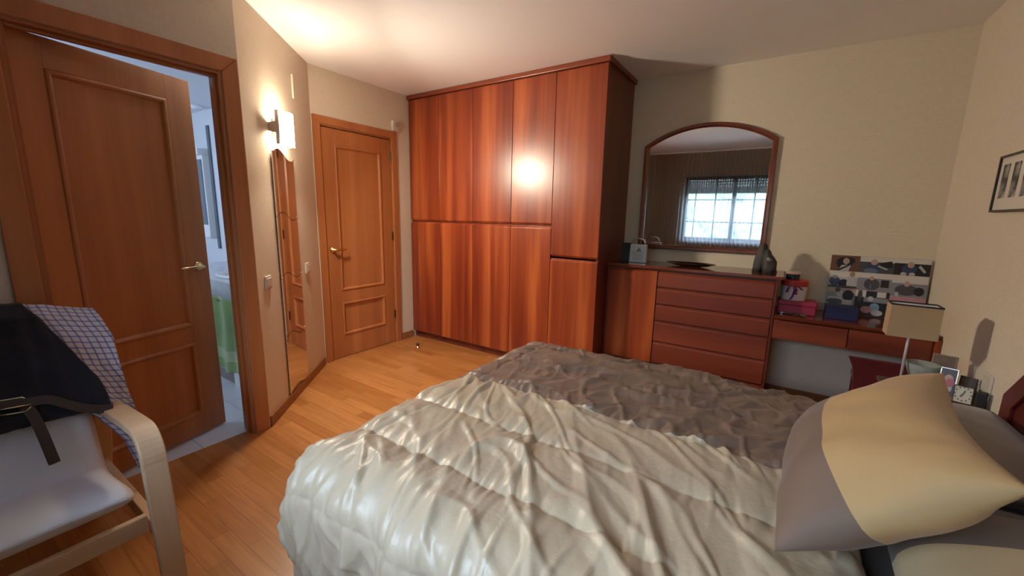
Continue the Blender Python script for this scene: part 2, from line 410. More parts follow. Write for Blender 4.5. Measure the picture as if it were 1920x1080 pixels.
M['white'] = plain('white_enamel', (.75, .76, .78), .2)
M['marble'] = plain('grey_marble', (.50, .51, .54), .2, var=.15)
M['greycab'] = plain('taupe_cabinet', (.20, .16, .15), .45)
r = root('washbasin_counter', (-3.7, 1.55, 0), 'stone bathroom counter with inset white washbasin behind the half open door', 'washbasin counter')
mb = MB(); bprism(mb, -4.5, 1.23, 1.848, .69, .82); mb.box(-4.5, -3.30, 1.83, 1.848, .82, .90)
build('worktop', mb, 'marble', r, bevel=.003)
mb = MB().lathe([(.16, .815), (.205, .815), (.215, .83), (.21, .842), (.195, .842), (.17, .80), (.10, .74), (0, .735)], (-3.42, 1.46, 0), 32, sx=1.15, sy=.85); build('basin', mb, 'white', r, smooth=True)
mb = MB(); mb.tube([(-3.42, 1.70, .82), (-3.42, 1.70, .93), (-3.42, 1.66, .96), (-3.42, 1.58, .95), (-3.42, 1.57, .93)], .012, 10); build('tap', mb, 'chrome', r, smooth=True)
mb = MB(); mb.box(-4.5, -3.31, 1.30, 1.848, 0, .689); cb = build('cupboard', mb, 'greycab', r, bevel=.003)
mb = MB(); mb.box(-3.36, -3.33, 1.285, 1.30, .20, .34); build('handle', mb, plain('dark_pull', (.04, .03, .03), .4), cb)
mb = MB(); bprism(mb, -3.308, 1.27, 1.848, 0, .689, -3.0); build('side_panel', mb, 'white', r, bevel=.003)
r = root('towel_rail', (-3.35, 1.20, .66), 'dark towel rail on the front of the bathroom counter', 'towel rail')
mb = MB(); mb.tube([(-3.62, 1.185, .70), (-2.85, 1.185, .70)], .009, 10); build('rail', mb, 'darkbrass', r, smooth=True)
for x in (-3.61, -2.86): mb = MB().tube([(x, 1.185, .70), (x, 1.229, .70)], .008, 8); build('bracket', mb, 'darkbrass', r, smooth=True)
M['towel'] = cloth('green_towel', (.20, .33, .10), .9, .6, .6, 260, .15)
M['towelband'] = cloth('green_towel_band', (.36, .47, .24), .9, .6, .6, 200, .1)
def tow(u, v):
    x = -3.60+.70*u; z = .705-.47*v
    y = 1.172-.012*math.sin(u*19)-.010*math.sin(u*7+1)*v-.012*v
    return V((x+.012*math.sin(v*5), y, z-.10*v*(1-abs(2*u-1.25))*.6+.02))
mb = MB().grid(tow, 60, 40)
mb.mi = [1 if 28 <= (k % 40) <= 33 else 0 for k in range(len(mb.f))]
tag(build('towel', mb, ['towel', 'towelband'], smooth=True, solid=.006), 'green terry towel hanging on the bathroom counter rail', 'towel')
mb = MB(); mb.box(-4.84, -4.79, 1.835, 1.849, .92, 2.12)
tag(build('wall_mirror', mb, plain('dark_mirror', (.10, .12, .15), .1), bevel=.002), 'tall narrow dark mirror strip on the bathroom wall', 'mirror')
r = root('bathroom_cabinet', (-4.98, 1.78, .95), 'white wall cabinet with glass front in the bathroom', 'cabinet')
mb = MB(); mb.box(-5.09, -4.87, 1.79, 1.849, 1.03, 1.84); mb.box(-5.10, -4.86, 1.75, 1.849, 1.84, 1.90); build('body', mb, 'white', r, bevel=.004)
mb = MB(); mb.box(-5.07, -4.89, 1.782, 1.79, 1.16, 1.80); build('door', mb, plain('grey_glass', (.13, .16, .19), .12), r)
M['blue'] = plain('blue_plastic', (.03, .05, .30), .3)
r = root('soap_bottle', (-3.34, 1.72, .82), 'blue bottle standing at the back of the bathroom counter', 'bottle')
mb = MB().lathe([(0, 0), (.03, 0), (.032, .02), (.032, .07), (.012, .09), (.012, .10), (0, .10)], (-3.30, 1.66, .8205), 16); build('body', mb, 'blue', r, smooth=True)
mb = MB().lathe([(0, 0), (.014, 0), (.014, .045), (0, .045)], (-3.30, 1.66, .9205), 12); build('cap', mb, plain('cream_cap', (.7, .65, .45), .4), r, smooth=True)
mb = MB().lathe([(0, 0), (.06, 0), (.055, -.02), (0, -.028)], (-4.75, 1.74, 2.27), 20)
tag(build('ceiling_spot', mb, plain('spot_glass', (.8, .82, .85), .2), smooth=True), 'small round white fitting on the bathroom ceiling', 'ceiling light')

# ------------------------------------------------------------------ things on the angled wall
r = root('wall_mirror', dg(.47, 0, .06), 'tall frameless mirror in four wavy-edged panes on angled wall', 'mirror')
U0, U1 = .305, .645
def wave(z, u): return z+.024*math.sin(2*PI*(u-U0)/(U1-U0)*1.0-.15)-.012*(u-U0)/(U1-U0)
cuts = [.055, .475, .885, 1.285, 1.68]
for i in range(4):
    n = 28; lo, hi = [], []
    for k in range(n+1):
        u = U0+(U1-U0)*k/n
        zl = wave(cuts[i], u) if i else .072+.0*u+.03*(.5+.5*math.sin(2*PI*(u-U0)/(U1-U0)-.6))
        lo.append(dg(u, .007, zl+.0022)); hi.append(dg(u, .007, wave(cuts[i+1], u)-.0022+(0.012*math.sin(PI*(k/n))+.0 if i == 3 else 0)))
    mb = MB()
    vs = lo+hi; vs2 = [p+DN*.005 for p in vs]; m_ = n+1; fs = []
    for k in range(n):
        fs.append((k, k+1, m_+k+1, m_+k)); fs.append((2*m_+k, 3*m_+k, 3*m_+k+1, 2*m_+k+1))
        fs.append((k, 2*m_+k, 2*m_+k+1, k+1)); fs.append((m_+k, m_+k+1, 3*m_+k+1, 3*m_+k))
    fs += [(0, m_, 3*m_, 2*m_), (n, 2*m_+n, 3*m_+n, m_+n)]
    mb.add(vs+vs2, fs)
    build('glass_pane', mb, 'mirror', r)
mb = MB(); mb.prism([dg(U0+.012, 0, .12), dg(U1-.012, 0, .12), dg(U1-.012, .0068, .12), dg(U0+.012, .0068, .12)], (0, 0, 1.50))
build('backing_board', mb, plain('mirror_backing', (.035, .025, .02), .6), r)
for z in (.475, .885, 1.285, 1.685, .08):
    for u in (U0, U1):
        zz = wave(z, u)
        q = MB().lathe([(0, 0), (.007, 0), (.007, .004), (.003, .007), (0, .007)], seg=12)
        q.xf(Matrix.Translation(dg(u, .011, zz)) @ DN.to_track_quat('Z', 'Y').to_matrix().to_4x4())
        build('fixing_screw', q, 'chrome', r, smooth=True)

# wall lamp
SU0, SU1, SZ0, SZ1 = .32, .50, 1.725, 1.925
SC = (SU0+SU1)/2
r = root('wall_lamp', dg(SC, 0, SZ0), 'lit wall lamp with curved frosted glass above wavy mirror', 'wall lamp')
mb = MB(); mb.prism([dg(SC-.05, 0, 1.77), dg(SC+.05, 0, 1.77), dg(SC+.05, .012, 1.77), dg(SC-.05, .012, 1.77)], (0, 0, .11)); build('wall_plate', mb, 'sconce_metal', r, bevel=.003)
for u in (SU0-.012, SU1):
    pts = [dg(u, .042, SZ0), dg(u, .062, SZ0), dg(u, .066, 1.83), dg(u, .062, SZ1), dg(u, .042, SZ1), dg(u, .042, 1.86), dg(u, .0, 1.85), dg(u, .0, 1.80), dg(u, .042, 1.79)]
    mb = MB(); mb.prism(pts, DU*.008); build('bracket', mb, 'sconce_metal', r, bevel=.0015)
def gl(u, v):
    uu = SU0-.006+(SU1-SU0+.030)*u; s_ = math.sin(PI*u)
    zz = (v-.5)*(.185+.02*s_)+(SZ0+SZ1)/2
    return dg(uu, .066+.036*s_, zz)
mb = MB().grid(gl, 20, 6); gs = build('glass_shade', mb, ['sconce_glass', plain('frosted_inside', (.85, .82, .76), .5)], r, smooth=True, solid=.005)
for p in gs.data.polygons:
    if p.normal.dot(DN) < 0: p.flip()
gs.data.update()
gs.modifiers['solid'].material_offset = 1; gs.modifiers['solid'].material_offset_rim = 0; gs.modifiers['solid'].offset = -1
q = MB().lathe([(0, 0), (.012, 0), (.014, .02), (.014, .05), (.010, .065), (0, .068)], dg(SC, .035, 1.79), 14); build('bulb', q, plain('bulb_glass', (.9, .85, .7), .3, emit=(1, .8, .5), estr=40), r, smooth=True)
L = bpy.data.lights.new('wall_lamp_bulb', 'POINT'); L.energy = 17; L.color = (1, .82, .60); L.shadow_soft_size = .028
lo = bpy.data.objects.new('wall_lamp_light', L); COL.objects.link(lo); lo.location = dg(SC+.0, .038, 1.83)
lo['kind'] = 'helper'
L = bpy.data.lights.new('wall_lamp_glow', 'AREA'); L.shape = 'RECTANGLE'; L.size = .17; L.size_y = .17; L.energy = 25; L.color = (1, .87, .68); L.spread = math.radians(158)
lo = bpy.data.objects.new('wall_lamp_glow', L); COL.objects.link(lo); lo.location = dg(SC+.005, .108, 1.825); lo.rotation_euler = (-(DN-V((0, 0, .62)))).to_track_quat('Z', 'Y').to_euler()
lo['kind'] = 'helper'

# switches, cover plate, siren
def switch(u, z, label):
    r = root('light_switch', dg(u, 0, z-.04), label, 'light switch')
    mb = MB(); mb.prism([dg(u-.04, 0, z-.04), dg(u+.04, 0, z-.04), dg(u+.04, .010, z-.04), dg(u-.04, .010, z-.04)], (0, 0, .08)); build('plate', mb, 'white_plastic', r, bevel=.004)
    mb = MB(); mb.prism([dg(u-.026, .010, z-.026), dg(u+.026, .010, z-.026), dg(u+.026, .016, z-.026), dg(u-.026, .012, z-.026)], (0, 0, .052)); build('rocker', mb, 'white_plastic', r, bevel=.002)
switch(.125, .885, 'white light switch low on angled wall beside bathroom door frame')
switch(.80, .885, 'white light switch on angled wall near the closed door')
mb = MB(); mb.prism([dg(.745, 0, 2.10), dg(.76, 0, 2.10), dg(.76, .012, 2.10), dg(.745, .012, 2.10)], (0, 0, .16))
tag(build('cable_cover', mb, 'white_plastic', bevel=.002), 'short cream strip high on angled wall near its corner', 'cable cover')
r = root('motion_sensor', (XL, 2.80, 2.09), 'small cream alarm sensor above corner of the closed door', 'alarm sensor')
mb = MB(); mb.box(XL, XL+.03, 2.768, 2.838, 2.088, 2.180); build('housing', mb, 'white_plastic', r, bevel=.006)
mb = MB(); mb.box(XL+.03, XL+.04, 2.785, 2.825, 2.125, 2.165); build('lens', mb, plain('sensor_lens', (.42, .40, .36), .3), r, bevel=.004)
r = root('door_stop', (-2.90, 2.73, 0), 'small brass floor stop beside the wardrobe', 'door stop')
q = MB().lathe([(0, 0), (.022, 0), (.022, .006), (.010, .01), (.010, .03), (0, .03)], (-2.90, 2.73, 0), 16); build('base', q, 'brass', r, smooth=True)
q = MB().lathe([(0, .03), (.015, .03), (.016, .042), (.010, .05), (0, .05)], (-2.90, 2.73, 0), 16); build('buffer', q, plain('rubber', (.05, .03, .02), .7), r, smooth=True)

# ------------------------------------------------------------------ wardrobe
r = root('wardrobe', ((XL+WX1)/2, 3.29, 0), 'built-in cherry wardrobe reaching the ceiling in the corner', 'wardrobe')
YF = WF+.022
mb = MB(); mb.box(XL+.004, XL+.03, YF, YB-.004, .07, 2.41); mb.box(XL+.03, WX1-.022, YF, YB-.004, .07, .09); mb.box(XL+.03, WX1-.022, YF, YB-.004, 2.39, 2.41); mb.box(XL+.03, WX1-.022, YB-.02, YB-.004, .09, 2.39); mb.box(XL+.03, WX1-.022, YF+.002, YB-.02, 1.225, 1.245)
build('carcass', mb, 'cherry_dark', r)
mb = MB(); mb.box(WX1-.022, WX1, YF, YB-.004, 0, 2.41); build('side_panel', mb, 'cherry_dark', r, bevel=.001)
mb = MB(); mb.box(XL+.004, WX1-.022, YF+.02, YF+.04, 0, .07); build('plinth', mb, 'cherry_dark', r)
mb = MB()
def crown(mb, z0, z1, o0, o1):
    mb.box(XL+.004, WX1+o0, WF-o0, YB-.004, z0, z1)
crown(mb, 2.41, 2.447, .022, .03); build('cornice', mb, 'cherry_h', r, bevel=.004)
xs = [XL+.008, -2.826, -2.415, -1.990, -1.590]
def wdoor(x0, x1, z0, z1, lip):
    g = .0022; mb = MB(); c = .017
    x0 += g; x1 -= g
    if lip == 'bottom': pr = [(WF, z0+c), (WF+c*.9, z0), (YF-.002, z0), (YF-.002, z1), (WF, z1)]
    else: pr = [(WF, z0), (YF-.002, z0), (YF-.002, z1), (WF+c*.9, z1), (WF, z1-c)]
    mb.prism([(x0, y, z) for y, z in pr], (x1-x0, 0, 0))
    build('door', mb, 'cherry_v', r, bevel=.0012)
for i in range(4):
    wdoor(xs[i], xs[i+1], 1.243, 2.405, 'bottom'); wdoor(xs[i], xs[i+1], .075, 1.232, 'top')
wdoor(-1.590, WX1+.004, .990, 2.405, 'bottom'); wdoor(-1.590, WX1+.004, .075, .976, 'top')

# ------------------------------------------------------------------ dresser
DF = 3.20; DT = .955
r = root('dresser', (-.58, 3.4, 0), 'cherry dresser with one door and five drawers below arched mirror', 'dresser')
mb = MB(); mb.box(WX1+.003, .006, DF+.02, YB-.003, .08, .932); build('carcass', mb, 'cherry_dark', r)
mb = MB(); mb.box(WX1+.003, .036, 3.18, YB-.003, .934, DT); build('top', mb, 'cherry_top', r, bevel=.004)
mb = MB(); mb.box(WX1+.003, .0, DF+.01, DF+.03, 0, .175); build('plinth', mb, 'cherry_h', r, bevel=.002)
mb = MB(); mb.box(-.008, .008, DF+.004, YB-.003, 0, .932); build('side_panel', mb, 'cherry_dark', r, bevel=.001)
def front(par, name, x0, x1, z0, z1, mat, yf=DF, th=.02, c=.017):
    mb = MB(); pr = [(yf, z0), (yf+th, z0), (yf+th, z1), (yf+c*.9, z1), (yf, z1-c)]
    mb.prism([(x0, y, z) for y, z in pr], (x1-x0, 0, 0)); return build(name, mb, mat, par, bevel=.001)
front(r, 'door', -1.150, -.772, .185, .918, 'cherry_v')
zz = [.189, .366, .534, .666, .798, .922]
for i in range(5): front(r, 'drawer', -.764, -.010, zz[i]+.004, zz[i+1]-.007, 'cherry_h')

# desk
r = root('desk', (.41, 3.4, 0), 'shallow cherry dressing desk with two drawers beside the dresser', 'desk')
mb = MB(); mb.box(.010, .812, 3.18, YB-.003, .676, .697); build('top', mb, 'cherry_top', r, bevel=.003)
mb = MB(); mb.box(.010, .79, DF+.02, YB-.003, .54, .555); mb.box(.010, .79, YB-.03, YB-.003, .555, .676); mb.box(.40, .41, DF+.02, YB-.03, .555, .676); build('carcass', mb, 'cherry_dark', r)
front(r, 'drawer', .012, .404, .536, .672, 'cherry_h'); front(r, 'drawer', .410, .785, .536, .672, 'cherry_h')
mb = MB(); mb.box(.789, .812, 3.17, YB-.003, 0, .675); build('side_panel', mb, 'cherry_v', r, bevel=.002)

# stool / low chair under the desk
M['maroon'] = plain('maroon_lacquer', (.10, .016, .018), .28, var=.15)
r = root('low_chair', (.60, 3.0, 0), 'maroon low chair with solid waisted back tucked under the desk', 'chair')
pts = []
for k in range(13):
    z = .14+.392*k/12; t = k/12; pts.append((.42+.028*math.sin(PI*t)+.0*t-(.014 if t > .85 else 0)*(t-.85)/.15, z))
outl = [(x, 3.05-.0, z) for x, z in pts]+[(.40+.78-x, 3.05, z) for x, z in reversed(pts)]
mb = MB(); mb.prism(outl, (0, .022, 0)); build('backrest', mb, 'maroon', r, bevel=.004)
mb = MB(); mb.box(.47, .73, 3.075, 3.36, .34, .375); build('seat', mb, 'maroon', r, bevel=.006)
for (x, y) in ((.455, 3.052), (.70, 3.052), (.475, 3.33), (.695, 3.33)):
    mb = MB(); mb.box(x, x+.03, y+.0, y+.02, 0, .34 if y > 3.1 else .14); build('leg', mb, 'maroon', r, bevel=.002)

# arched mirror
MX0, MX1, MZ0, MZS, MZT = -1.052, -.104, 1.063, 1.905, 2.052
def arch(off):
    x0, x1, z0 = MX0+off, MX1-off, MZ0+off
    c = (MX0+MX1)/2; hw = (MX1-MX0)/2; rise = MZT-MZS; R = (hw*hw+rise*rise)/(2*rise); zc = MZT-R; R -= off
    pts = [(x0, z0)]
    n = 26; a0 = math.asin((x1-c)/R)
    arc = [(c+R*math.sin(a0-2*a0*k/n), zc+R*math.cos(a0-2*a0*k/n)) for k in range(n+1)]
    return [(x0, z0), (x1, z0)]+arc
r = root('wall_mirror', ((MX0+MX1)/2, YB, MZ0), 'arched mirror in cherry frame hanging above the dresser', 'mirror')
secs = [(0, YB-.002), (0, YB-.022), (.005, YB-.028), (.022, YB-.028), (.033, YB-.018), (.036, YB-.010)]
rings = [[(x, y, z) for x, z in arch(o_)] for o_, y in secs]; n = len(rings[0]); mb = MB()
fs = [(i*n+k, i*n+(k+1) % n, (i+1)*n+(k+1) % n, (i+1)*n+k) for i in range(len(secs)-1) for k in range(n)]
mb.add([p for q in rings for p in q], fs); build('frame', mb, wood('mirror_frame_cherry', (.13, .03, .016), (.19, .045, .02), (.24, .06, .026), 'Z', .25, 4, coat=.3), r, smooth=False)
mb = MB(); mb.prism([(x, YB-.012, z) for x, z in arch(.034)], (0, .006, 0)); build('glass', mb, 'mirror', r)

# ------------------------------------------------------------------ on the dresser
r = root('silver_plaque', (-.975, 3.36, DT), 'silver handbag-shaped plaque with handles and engraved lines on dresser', 'plaque')
M['silver'] = plain('brushed_silver', (.62, .60, .58), .33, metal=.85)
M['ink'] = plain('engraving', (.14, .13, .14), .6)
M['silver_pale'] = plain('pale_plate', (.62, .61, .62), .35, metal=.3)
X0, X1 = -1.050, -.906; PY = 3.352
mb = MB(); mb.prism([(X0, PY, DT), (X1, PY, DT), (X1-.002, PY, DT+.150), (X0+.006, PY, DT+.150)], (0, .035, 0)); body = build('body', mb, 'silver', r, bevel=.005)
for yy in (PY+.006, PY+.03):
    mb = MB(); mb.tube([(X0+.02, yy, DT+.148), (X0+.014, yy, DT+.168), (X0+.032, yy, DT+.192), (X0+.075, yy, DT+.197), (X1-.035, yy, DT+.188), (X1-.022, yy, DT+.165), (X1-.024, yy, DT+.148)], .0042, 8); build('handle', mb, 'chrome', r, smooth=True)
mb = MB(); mb.box(X0+.018, X1-.014, PY-.001, PY, DT+.012, DT+.086); pl_ = build('engraved_plate', mb, 'silver_pale', body)
mb = MB(); mb.prism([(X0+.062, PY-.002, DT+.094), (X0+.082, PY-.002, DT+.094), (X0+.082, PY-.002, DT+.128)], (0, .002, 0)); mb.prism([(X0+.086, PY-.002, DT+.094), (X0+.098, PY-.002, DT+.094), (X0+.086, PY-.002, DT+.122)], (0, .002, 0)); build('boat_emblem', mb, 'chrome', body)
mb = MB(); mb.box(X0+.02, X1-.018, PY-.0015, PY-.0005, DT+.0885, DT+.0905)
rnd = random.Random(3)
for k in range(7):
    z = DT+.078-.0092*k; x = X0+.028+rnd.random()*.006
    while x < X1-.03:
        wl = .004+rnd.random()*.012; mb.box(x, min(x+wl, X1-.022), PY-.0018, PY-.0009, z-.0022, z+.0005); x += wl+.003
build('engraving', mb, 'ink', body)
mb = MB(); mb.box(-1.128, -1.05, 3.40, 3.43, DT, DT+.155)
tag(build('dark_box', mb, plain('black_card', (.012, .011, .012), .5), bevel=.003), 'narrow black box standing behind the silver plaque', 'box')
# oval dish
mb = MB(); mb.lathe([(0, 0), (.07, 0), (.12, .007), (.178, .024), (.180, .027), (.12, .012), (.07, .006), (0, .005)], (-.575, 3.385, DT+.0005), 48, sx=1, sy=.42)
tag(build('oval_dish', mb, plain('dark_lacquer', (.025, .013, .010), .18), smooth=True), 'shallow dark oval dish lying on the dresser', 'dish')
# sculpture
M['stone'] = plain('grey_soapstone', (.042, .040, .037), .6, var=.35, bump=.3, bscale=60)
r = root('stone_sculpture', (-.08, 3.40, DT), 'grey stone sculpture of two huddled robed figures on dresser', 'sculpture')
def blob(c, prof, sx, sy, lean=(0, 0), seg=22, ph=0, amp=.06):
    mb = MB(); vs = []; n = len(prof)
    for rr, hh in prof:
        for k in range(seg):
            a = 2*PI*k/seg; q = 1+amp*math.sin(3*a+ph+hh*25)+amp*.9*math.sin(5*a+ph*2)+.32*noise.noise(V((math.cos(a)*1.6, math.sin(a)*1.6, hh*26+ph)))
            vs.append(V((c[0]+lean[0]*hh+rr*q*math.cos(a)*sx, c[1]+lean[1]*hh+rr*q*math.sin(a)*sy, c[2]+hh)))
    fs = [(i*seg+k, i*seg+(k+1) % seg, (i+1)*seg+(k+1) % seg, (i+1)*seg+k) for i in range(n-1) for k in range(seg)]
    fs += [tuple(range(seg-1, -1, -1)), tuple(range((n-1)*seg, n*seg))]
    return mb.add(vs, fs)
b1 = blob((-.128, 3.415, DT), [(0, 0), (.038, 0), (.042, .03), (.042, .08), (.041, .12), (.037, .143), (.030, .156), (.031, .172), (.027, .190), (.013, .201), (0, .203)], .95, .8, (.12, 0), ph=1)
build('tall_figure', b1, 'stone', r, smooth=True)
b2 = blob((-.052, 3.375, DT), [(0, 0), (.044, 0), (.051, .04), (.051, .08), (.043, .108), (.033, .124), (.027, .134), (.024, .148), (.014, .160), (0, .168)], .92, .8, (-.16, .1), ph=2.2)
build('short_figure', b2, 'stone', r, smooth=True)
mb = MB(); mb.tube([(-.075, 3.335, DT+.105), (-.058, 3.33, DT+.092), (-.044, 3.333, DT+.085)], [.010, .012, .007], 10); build('hands', mb, plain('worn_stone', (.22, .22, .22), .4), r, smooth=True)

# ------------------------------------------------------------------ on the desk
DZ = .697
M['pink'] = plain('raspberry_card', (.32, .022, .06), .45)
r = root('pink_box', (.13, 3.40, DZ), 'raspberry pink lidded box at the bottom of the desk stack', 'box')
mb = MB(); mb.box(.022, .238, 3.30, 3.46, DZ, DZ+.06); build('body', mb, 'pink', r, bevel=.008)
mb = MB(); mb.box(.018, .242, 3.296, 3.464, DZ+.055, DZ+.090); build('lid', mb, 'pink', r, bevel=.010)
r = root('gift_box', (.10, 3.38, DZ+.09), 'round white gift box with red lid and ribbon, on pink box', 'gift box')
mb = MB().lathe([(0, 0), (.072, 0), (.076, .11), (0, .11)], (.102, 3.385, DZ+.0905), 36); build('body', mb, plain('white_card', (.62, .55, .58), .5), r, smooth=False, bevel=.001)
mb = MB().lathe([(0, .095), (.078, .095), (.079, .132), (.076, .134), (0, .134)], (.102, 3.385, DZ+.0905), 36); build('lid', mb, plain('red_card', (.48, .035, .03), .45), r)
mb = MB()
def rib(pts, wd=.007):
    vs = []; 
    for (x, z, dy) in pts: vs += [V((x-wd, 3.306-dy, z)), V((x+wd, 3.306-dy, z))]
    mb.add(vs, [(2*i, 2*i+1, 2*i+3, 2*i+2) for i in range(len(pts)-1)])
zb = DZ+.0905
rib([(.100, zb+.098, .004), (.075, zb+.104, .012), (.066, zb+.08, .014), (.062, zb+.055, .008)]); rib([(.100, zb+.098, .004), (.122, zb+.100, .014), (.138, zb+.088, .012), (.148, zb+.078, .006)])
rib([(.100, zb+.098, .004), (.104, zb+.07, .010), (.098, zb+.03, .006), (.086, zb+.006, .004)], .006); rib([(.104, zb+.098, .006), (.112, zb+.08, .014), (.108, zb+.06, .012), (.116, zb+.045, .008)], .009)
build('ribbon', mb, plain('purple_ribbon', (.16, .015, .12), .35), r, solid=.001)
r = root('cosmetics_tin', (.09, 3.39, DZ+.226), 'small black round tin with pink lid topping the desk stack', 'tin')
mb = MB().lathe([(0, 0), (.039, 0), (.039, .040), (0, .040)], (.088, 3.39, zb+.1345), 30); build('body', mb, plain('black_tin', (.01, .01, .012), .25), r, bevel=.001)
mb = MB().lathe([(0, .040), (.042, .040), (.0425, .050), (.041, .053), (0, .053)], (.088, 3.39, zb+.1345), 30); build('lid', mb, plain('pale_pink', (.55, .36, .34), .35), r)
mb = MB(); rnd = random.Random(5)
cx, cy = .115, 3.262
r = root('hair_accessories', (cx, cy, DZ), 'dark hair clips and bands scattered before the pink box', 'hair accessories')
for k in range(4):
    x = .045+.042*k; y = 3.255+rnd.uniform(-.012, .015); rr = .014+rnd.random()*.006
    q = MB().tube([(x+rr*math.cos(a*PI/6), y+rr*.8*math.sin(a*PI/6), DZ+.006+.004*(k % 2)) for a in range(12)], .0035, 6, closed=True)
    build('hair_band', q, plain('band_%d' % k, [(.02, .02, .025), (.06, .05, .05), (.03, .02, .02), (.10, .08, .06)][k], .4), r, smooth=True)
q = MB().box(.04, .075, 3.268, 3.280, DZ+.0, DZ+.012); build('hair_clip', q, 'chrome', r, bevel=.003)
q = MB().box(.13, .175, 3.27, 3.285, DZ+.0, DZ+.014); build('hair_clip', q, plain('tortoise', (.07, .03, .02), .3), r, bevel=.003)
mb = MB(); mb.box(.287, .452, 3.30, 3.42, DZ, DZ+.082)
tag(build('blue_box', mb, plain('navy_card', (.010, .012, .065), .5, var=.2), bevel=.003), 'dark navy box on the desk before the photo canvas', 'box')

# photo canvas leaning on the wall
r = root('photo_canvas', (.55, 3.53, DZ), 'photo collage canvas leaning on the wall above the desk', 'photo canvas')
CW, CH = .505, .400
lean = math.radians(7)
TC = Matrix.Translation((.297, 3.545, DZ+.001)) @ Matrix.Rotation(-lean, 4, 'X')
def cv(u, v, d): return TC @ V((u*CW, -d, (1-v)*CH))   # v measured from the top; d off the face (toward the room)
mb = MB(); mb.v = []; mb.box(0, CW, 0, .022, 0, CH); mb.xf(TC); body = build('canvas', mb, plain('canvas_edge', (.42, .33, .24), .7), r, bevel=.002)
PAL = {k: plain('print_'+k, c, .45) for k, c in dict(white=(.58, .55, .52), brown=(.13, .055, .035), black=(.012, .012, .018), navy=(.03, .05, .12), jean=(.10, .15, .26), skin=(.42, .29, .24), grey=(.22, .22, .25), light=(.42, .42, .45), pinky=(.45, .22, .26), cyan=(.25, .45, .55), dkgrey=(.06, .06, .075), tan=(.30, .20, .13)).items()}
def poly(mb, pts, d, mi):
    mb.add([cv(u, v, d) for u, v in pts], [tuple(range(len(pts)))], mi)
def ell(cx, cy, rx, ry, n=14, rot=0): return [(cx+rx*math.cos(2*PI*k/n), cy+ry*math.sin(2*PI*k/n)) for k in range(n)]
def R4(u0, v0, u1, v1): return [(u0, v0), (u1, v0), (u1, v1), (u0, v1)]
prints = [
 (R4(.005, .005, .31, .27), 'brown', [(ell(.15, .13, .09, .10), 'black'), (ell(.20, .09, .06, .06), 'black'), ([(.09, .27), (.12, .17), (.22, .16), (.20, .27)], 'light'), (ell(.165, .10, .035, .055), 'skin'), ([(.08, .25), (.20, .15), (.21, .17), (.10, .27)], 'black')]),
 (R4(.31, .005, .655, .27), 'dkgrey', [(R4(.31, .005, .655, .09), 'white'), ([(.50, .10), (.63, .06), (.64, .17), (.52, .18)], 'black'), (ell(.455, .16, .07, .08), 'navy'), (ell(.455, .09, .036, .05), 'skin'), (ell(.43, .24, .07, .05), 'jean'), ([(.50, .14), (.60, .19), (.58, .21), (.49, .16)], 'light')]),
 (R4(.655, .005, .995, .27), 'black', [(R4(.655, .005, .995, .08), 'white'), (ell(.80, .17, .07, .09), 'navy'), (ell(.81, .10, .032, .05), 'skin'), (ell(.75, .25, .03, .03), 'light'), (ell(.83, .25, .03, .03), 'light'), ([(.90, .10), (.96, .20), (.94, .22), (.88, .13)], 'light')]),
 (R4(.005, .275, .31, .56), 'light', [(R4(.005, .275, .31, .38), 'white'), (ell(.07, .45, .06, .08), 'navy'), (ell(.17, .48, .06, .07), 'black'), (ell(.07, .38, .03, .03), 'grey'), (ell(.25, .32, .028, .05), 'tan'), (R4(.20, .36, .30, .52), 'light'), (R4(.005, .52, .31, .56), 'dkgrey')]),
 (R4(.31, .275, .655, .57), 'grey', [(R4(.31, .275, .655, .36), 'white'), (ell(.46, .46, .08, .10), 'dkgrey'), (ell(.455, .36, .025, .035), 'skin'), (R4(.55, .38, .63, .50), 'black'), (R4(.44, .46, .46, .53), 'jean')]),
 (R4(.655, .275, .995, .62), 'grey', [(R4(.655, .275, .995, .40), 'white'), (ell(.80, .51, .11, .09), 'dkgrey'), (ell(.80, .41, .028, .045), 'skin'), (ell(.92, .52, .05, .07), 'black'), (R4(.70, .55, .73, .62), 'light')]),
 (R4(.005, .565, .31, .995), 'grey', [(R4(.005, .565, .31, .64), 'skin'), (ell(.15, .66, .045, .06), 'light'), (ell(.235, .68, .06, .09), 'black'), (ell(.12, .60, .03, .04), 'dkgrey'), (R4(.02, .72, .18, .78), 'light'), (ell(.10, .80, .09, .05), 'dkgrey'), (R4(.18, .76, .28, .84), 'light')]),
 (R4(.31, .575, .655, .995), 'black', [(R4(.31, .575, .42, .68), 'white'), (ell(.36, .66, .025, .11), 'dkgrey'), (R4(.53, .58, .62, .67), 'white'), (R4(.40, .68, .655, .76), 'grey'), (ell(.47, .70, .03, .04), 'light'), (ell(.52, .84, .05, .07), 'cyan'), (ell(.44, .89, .06, .06), 'pinky'), (ell(.55, .93, .06, .05), 'light')]),
 (R4(.655, .625, .995, .995), 'pinky', [(R4(.655, .70, .995, .86), 'grey'), (ell(.80, .74, .10, .05), 'light'), (ell(.72, .88, .05, .06), 'cyan'), (R4(.78, .88, .99, .99), 'dkgrey')]),
]
keys = list(PAL)
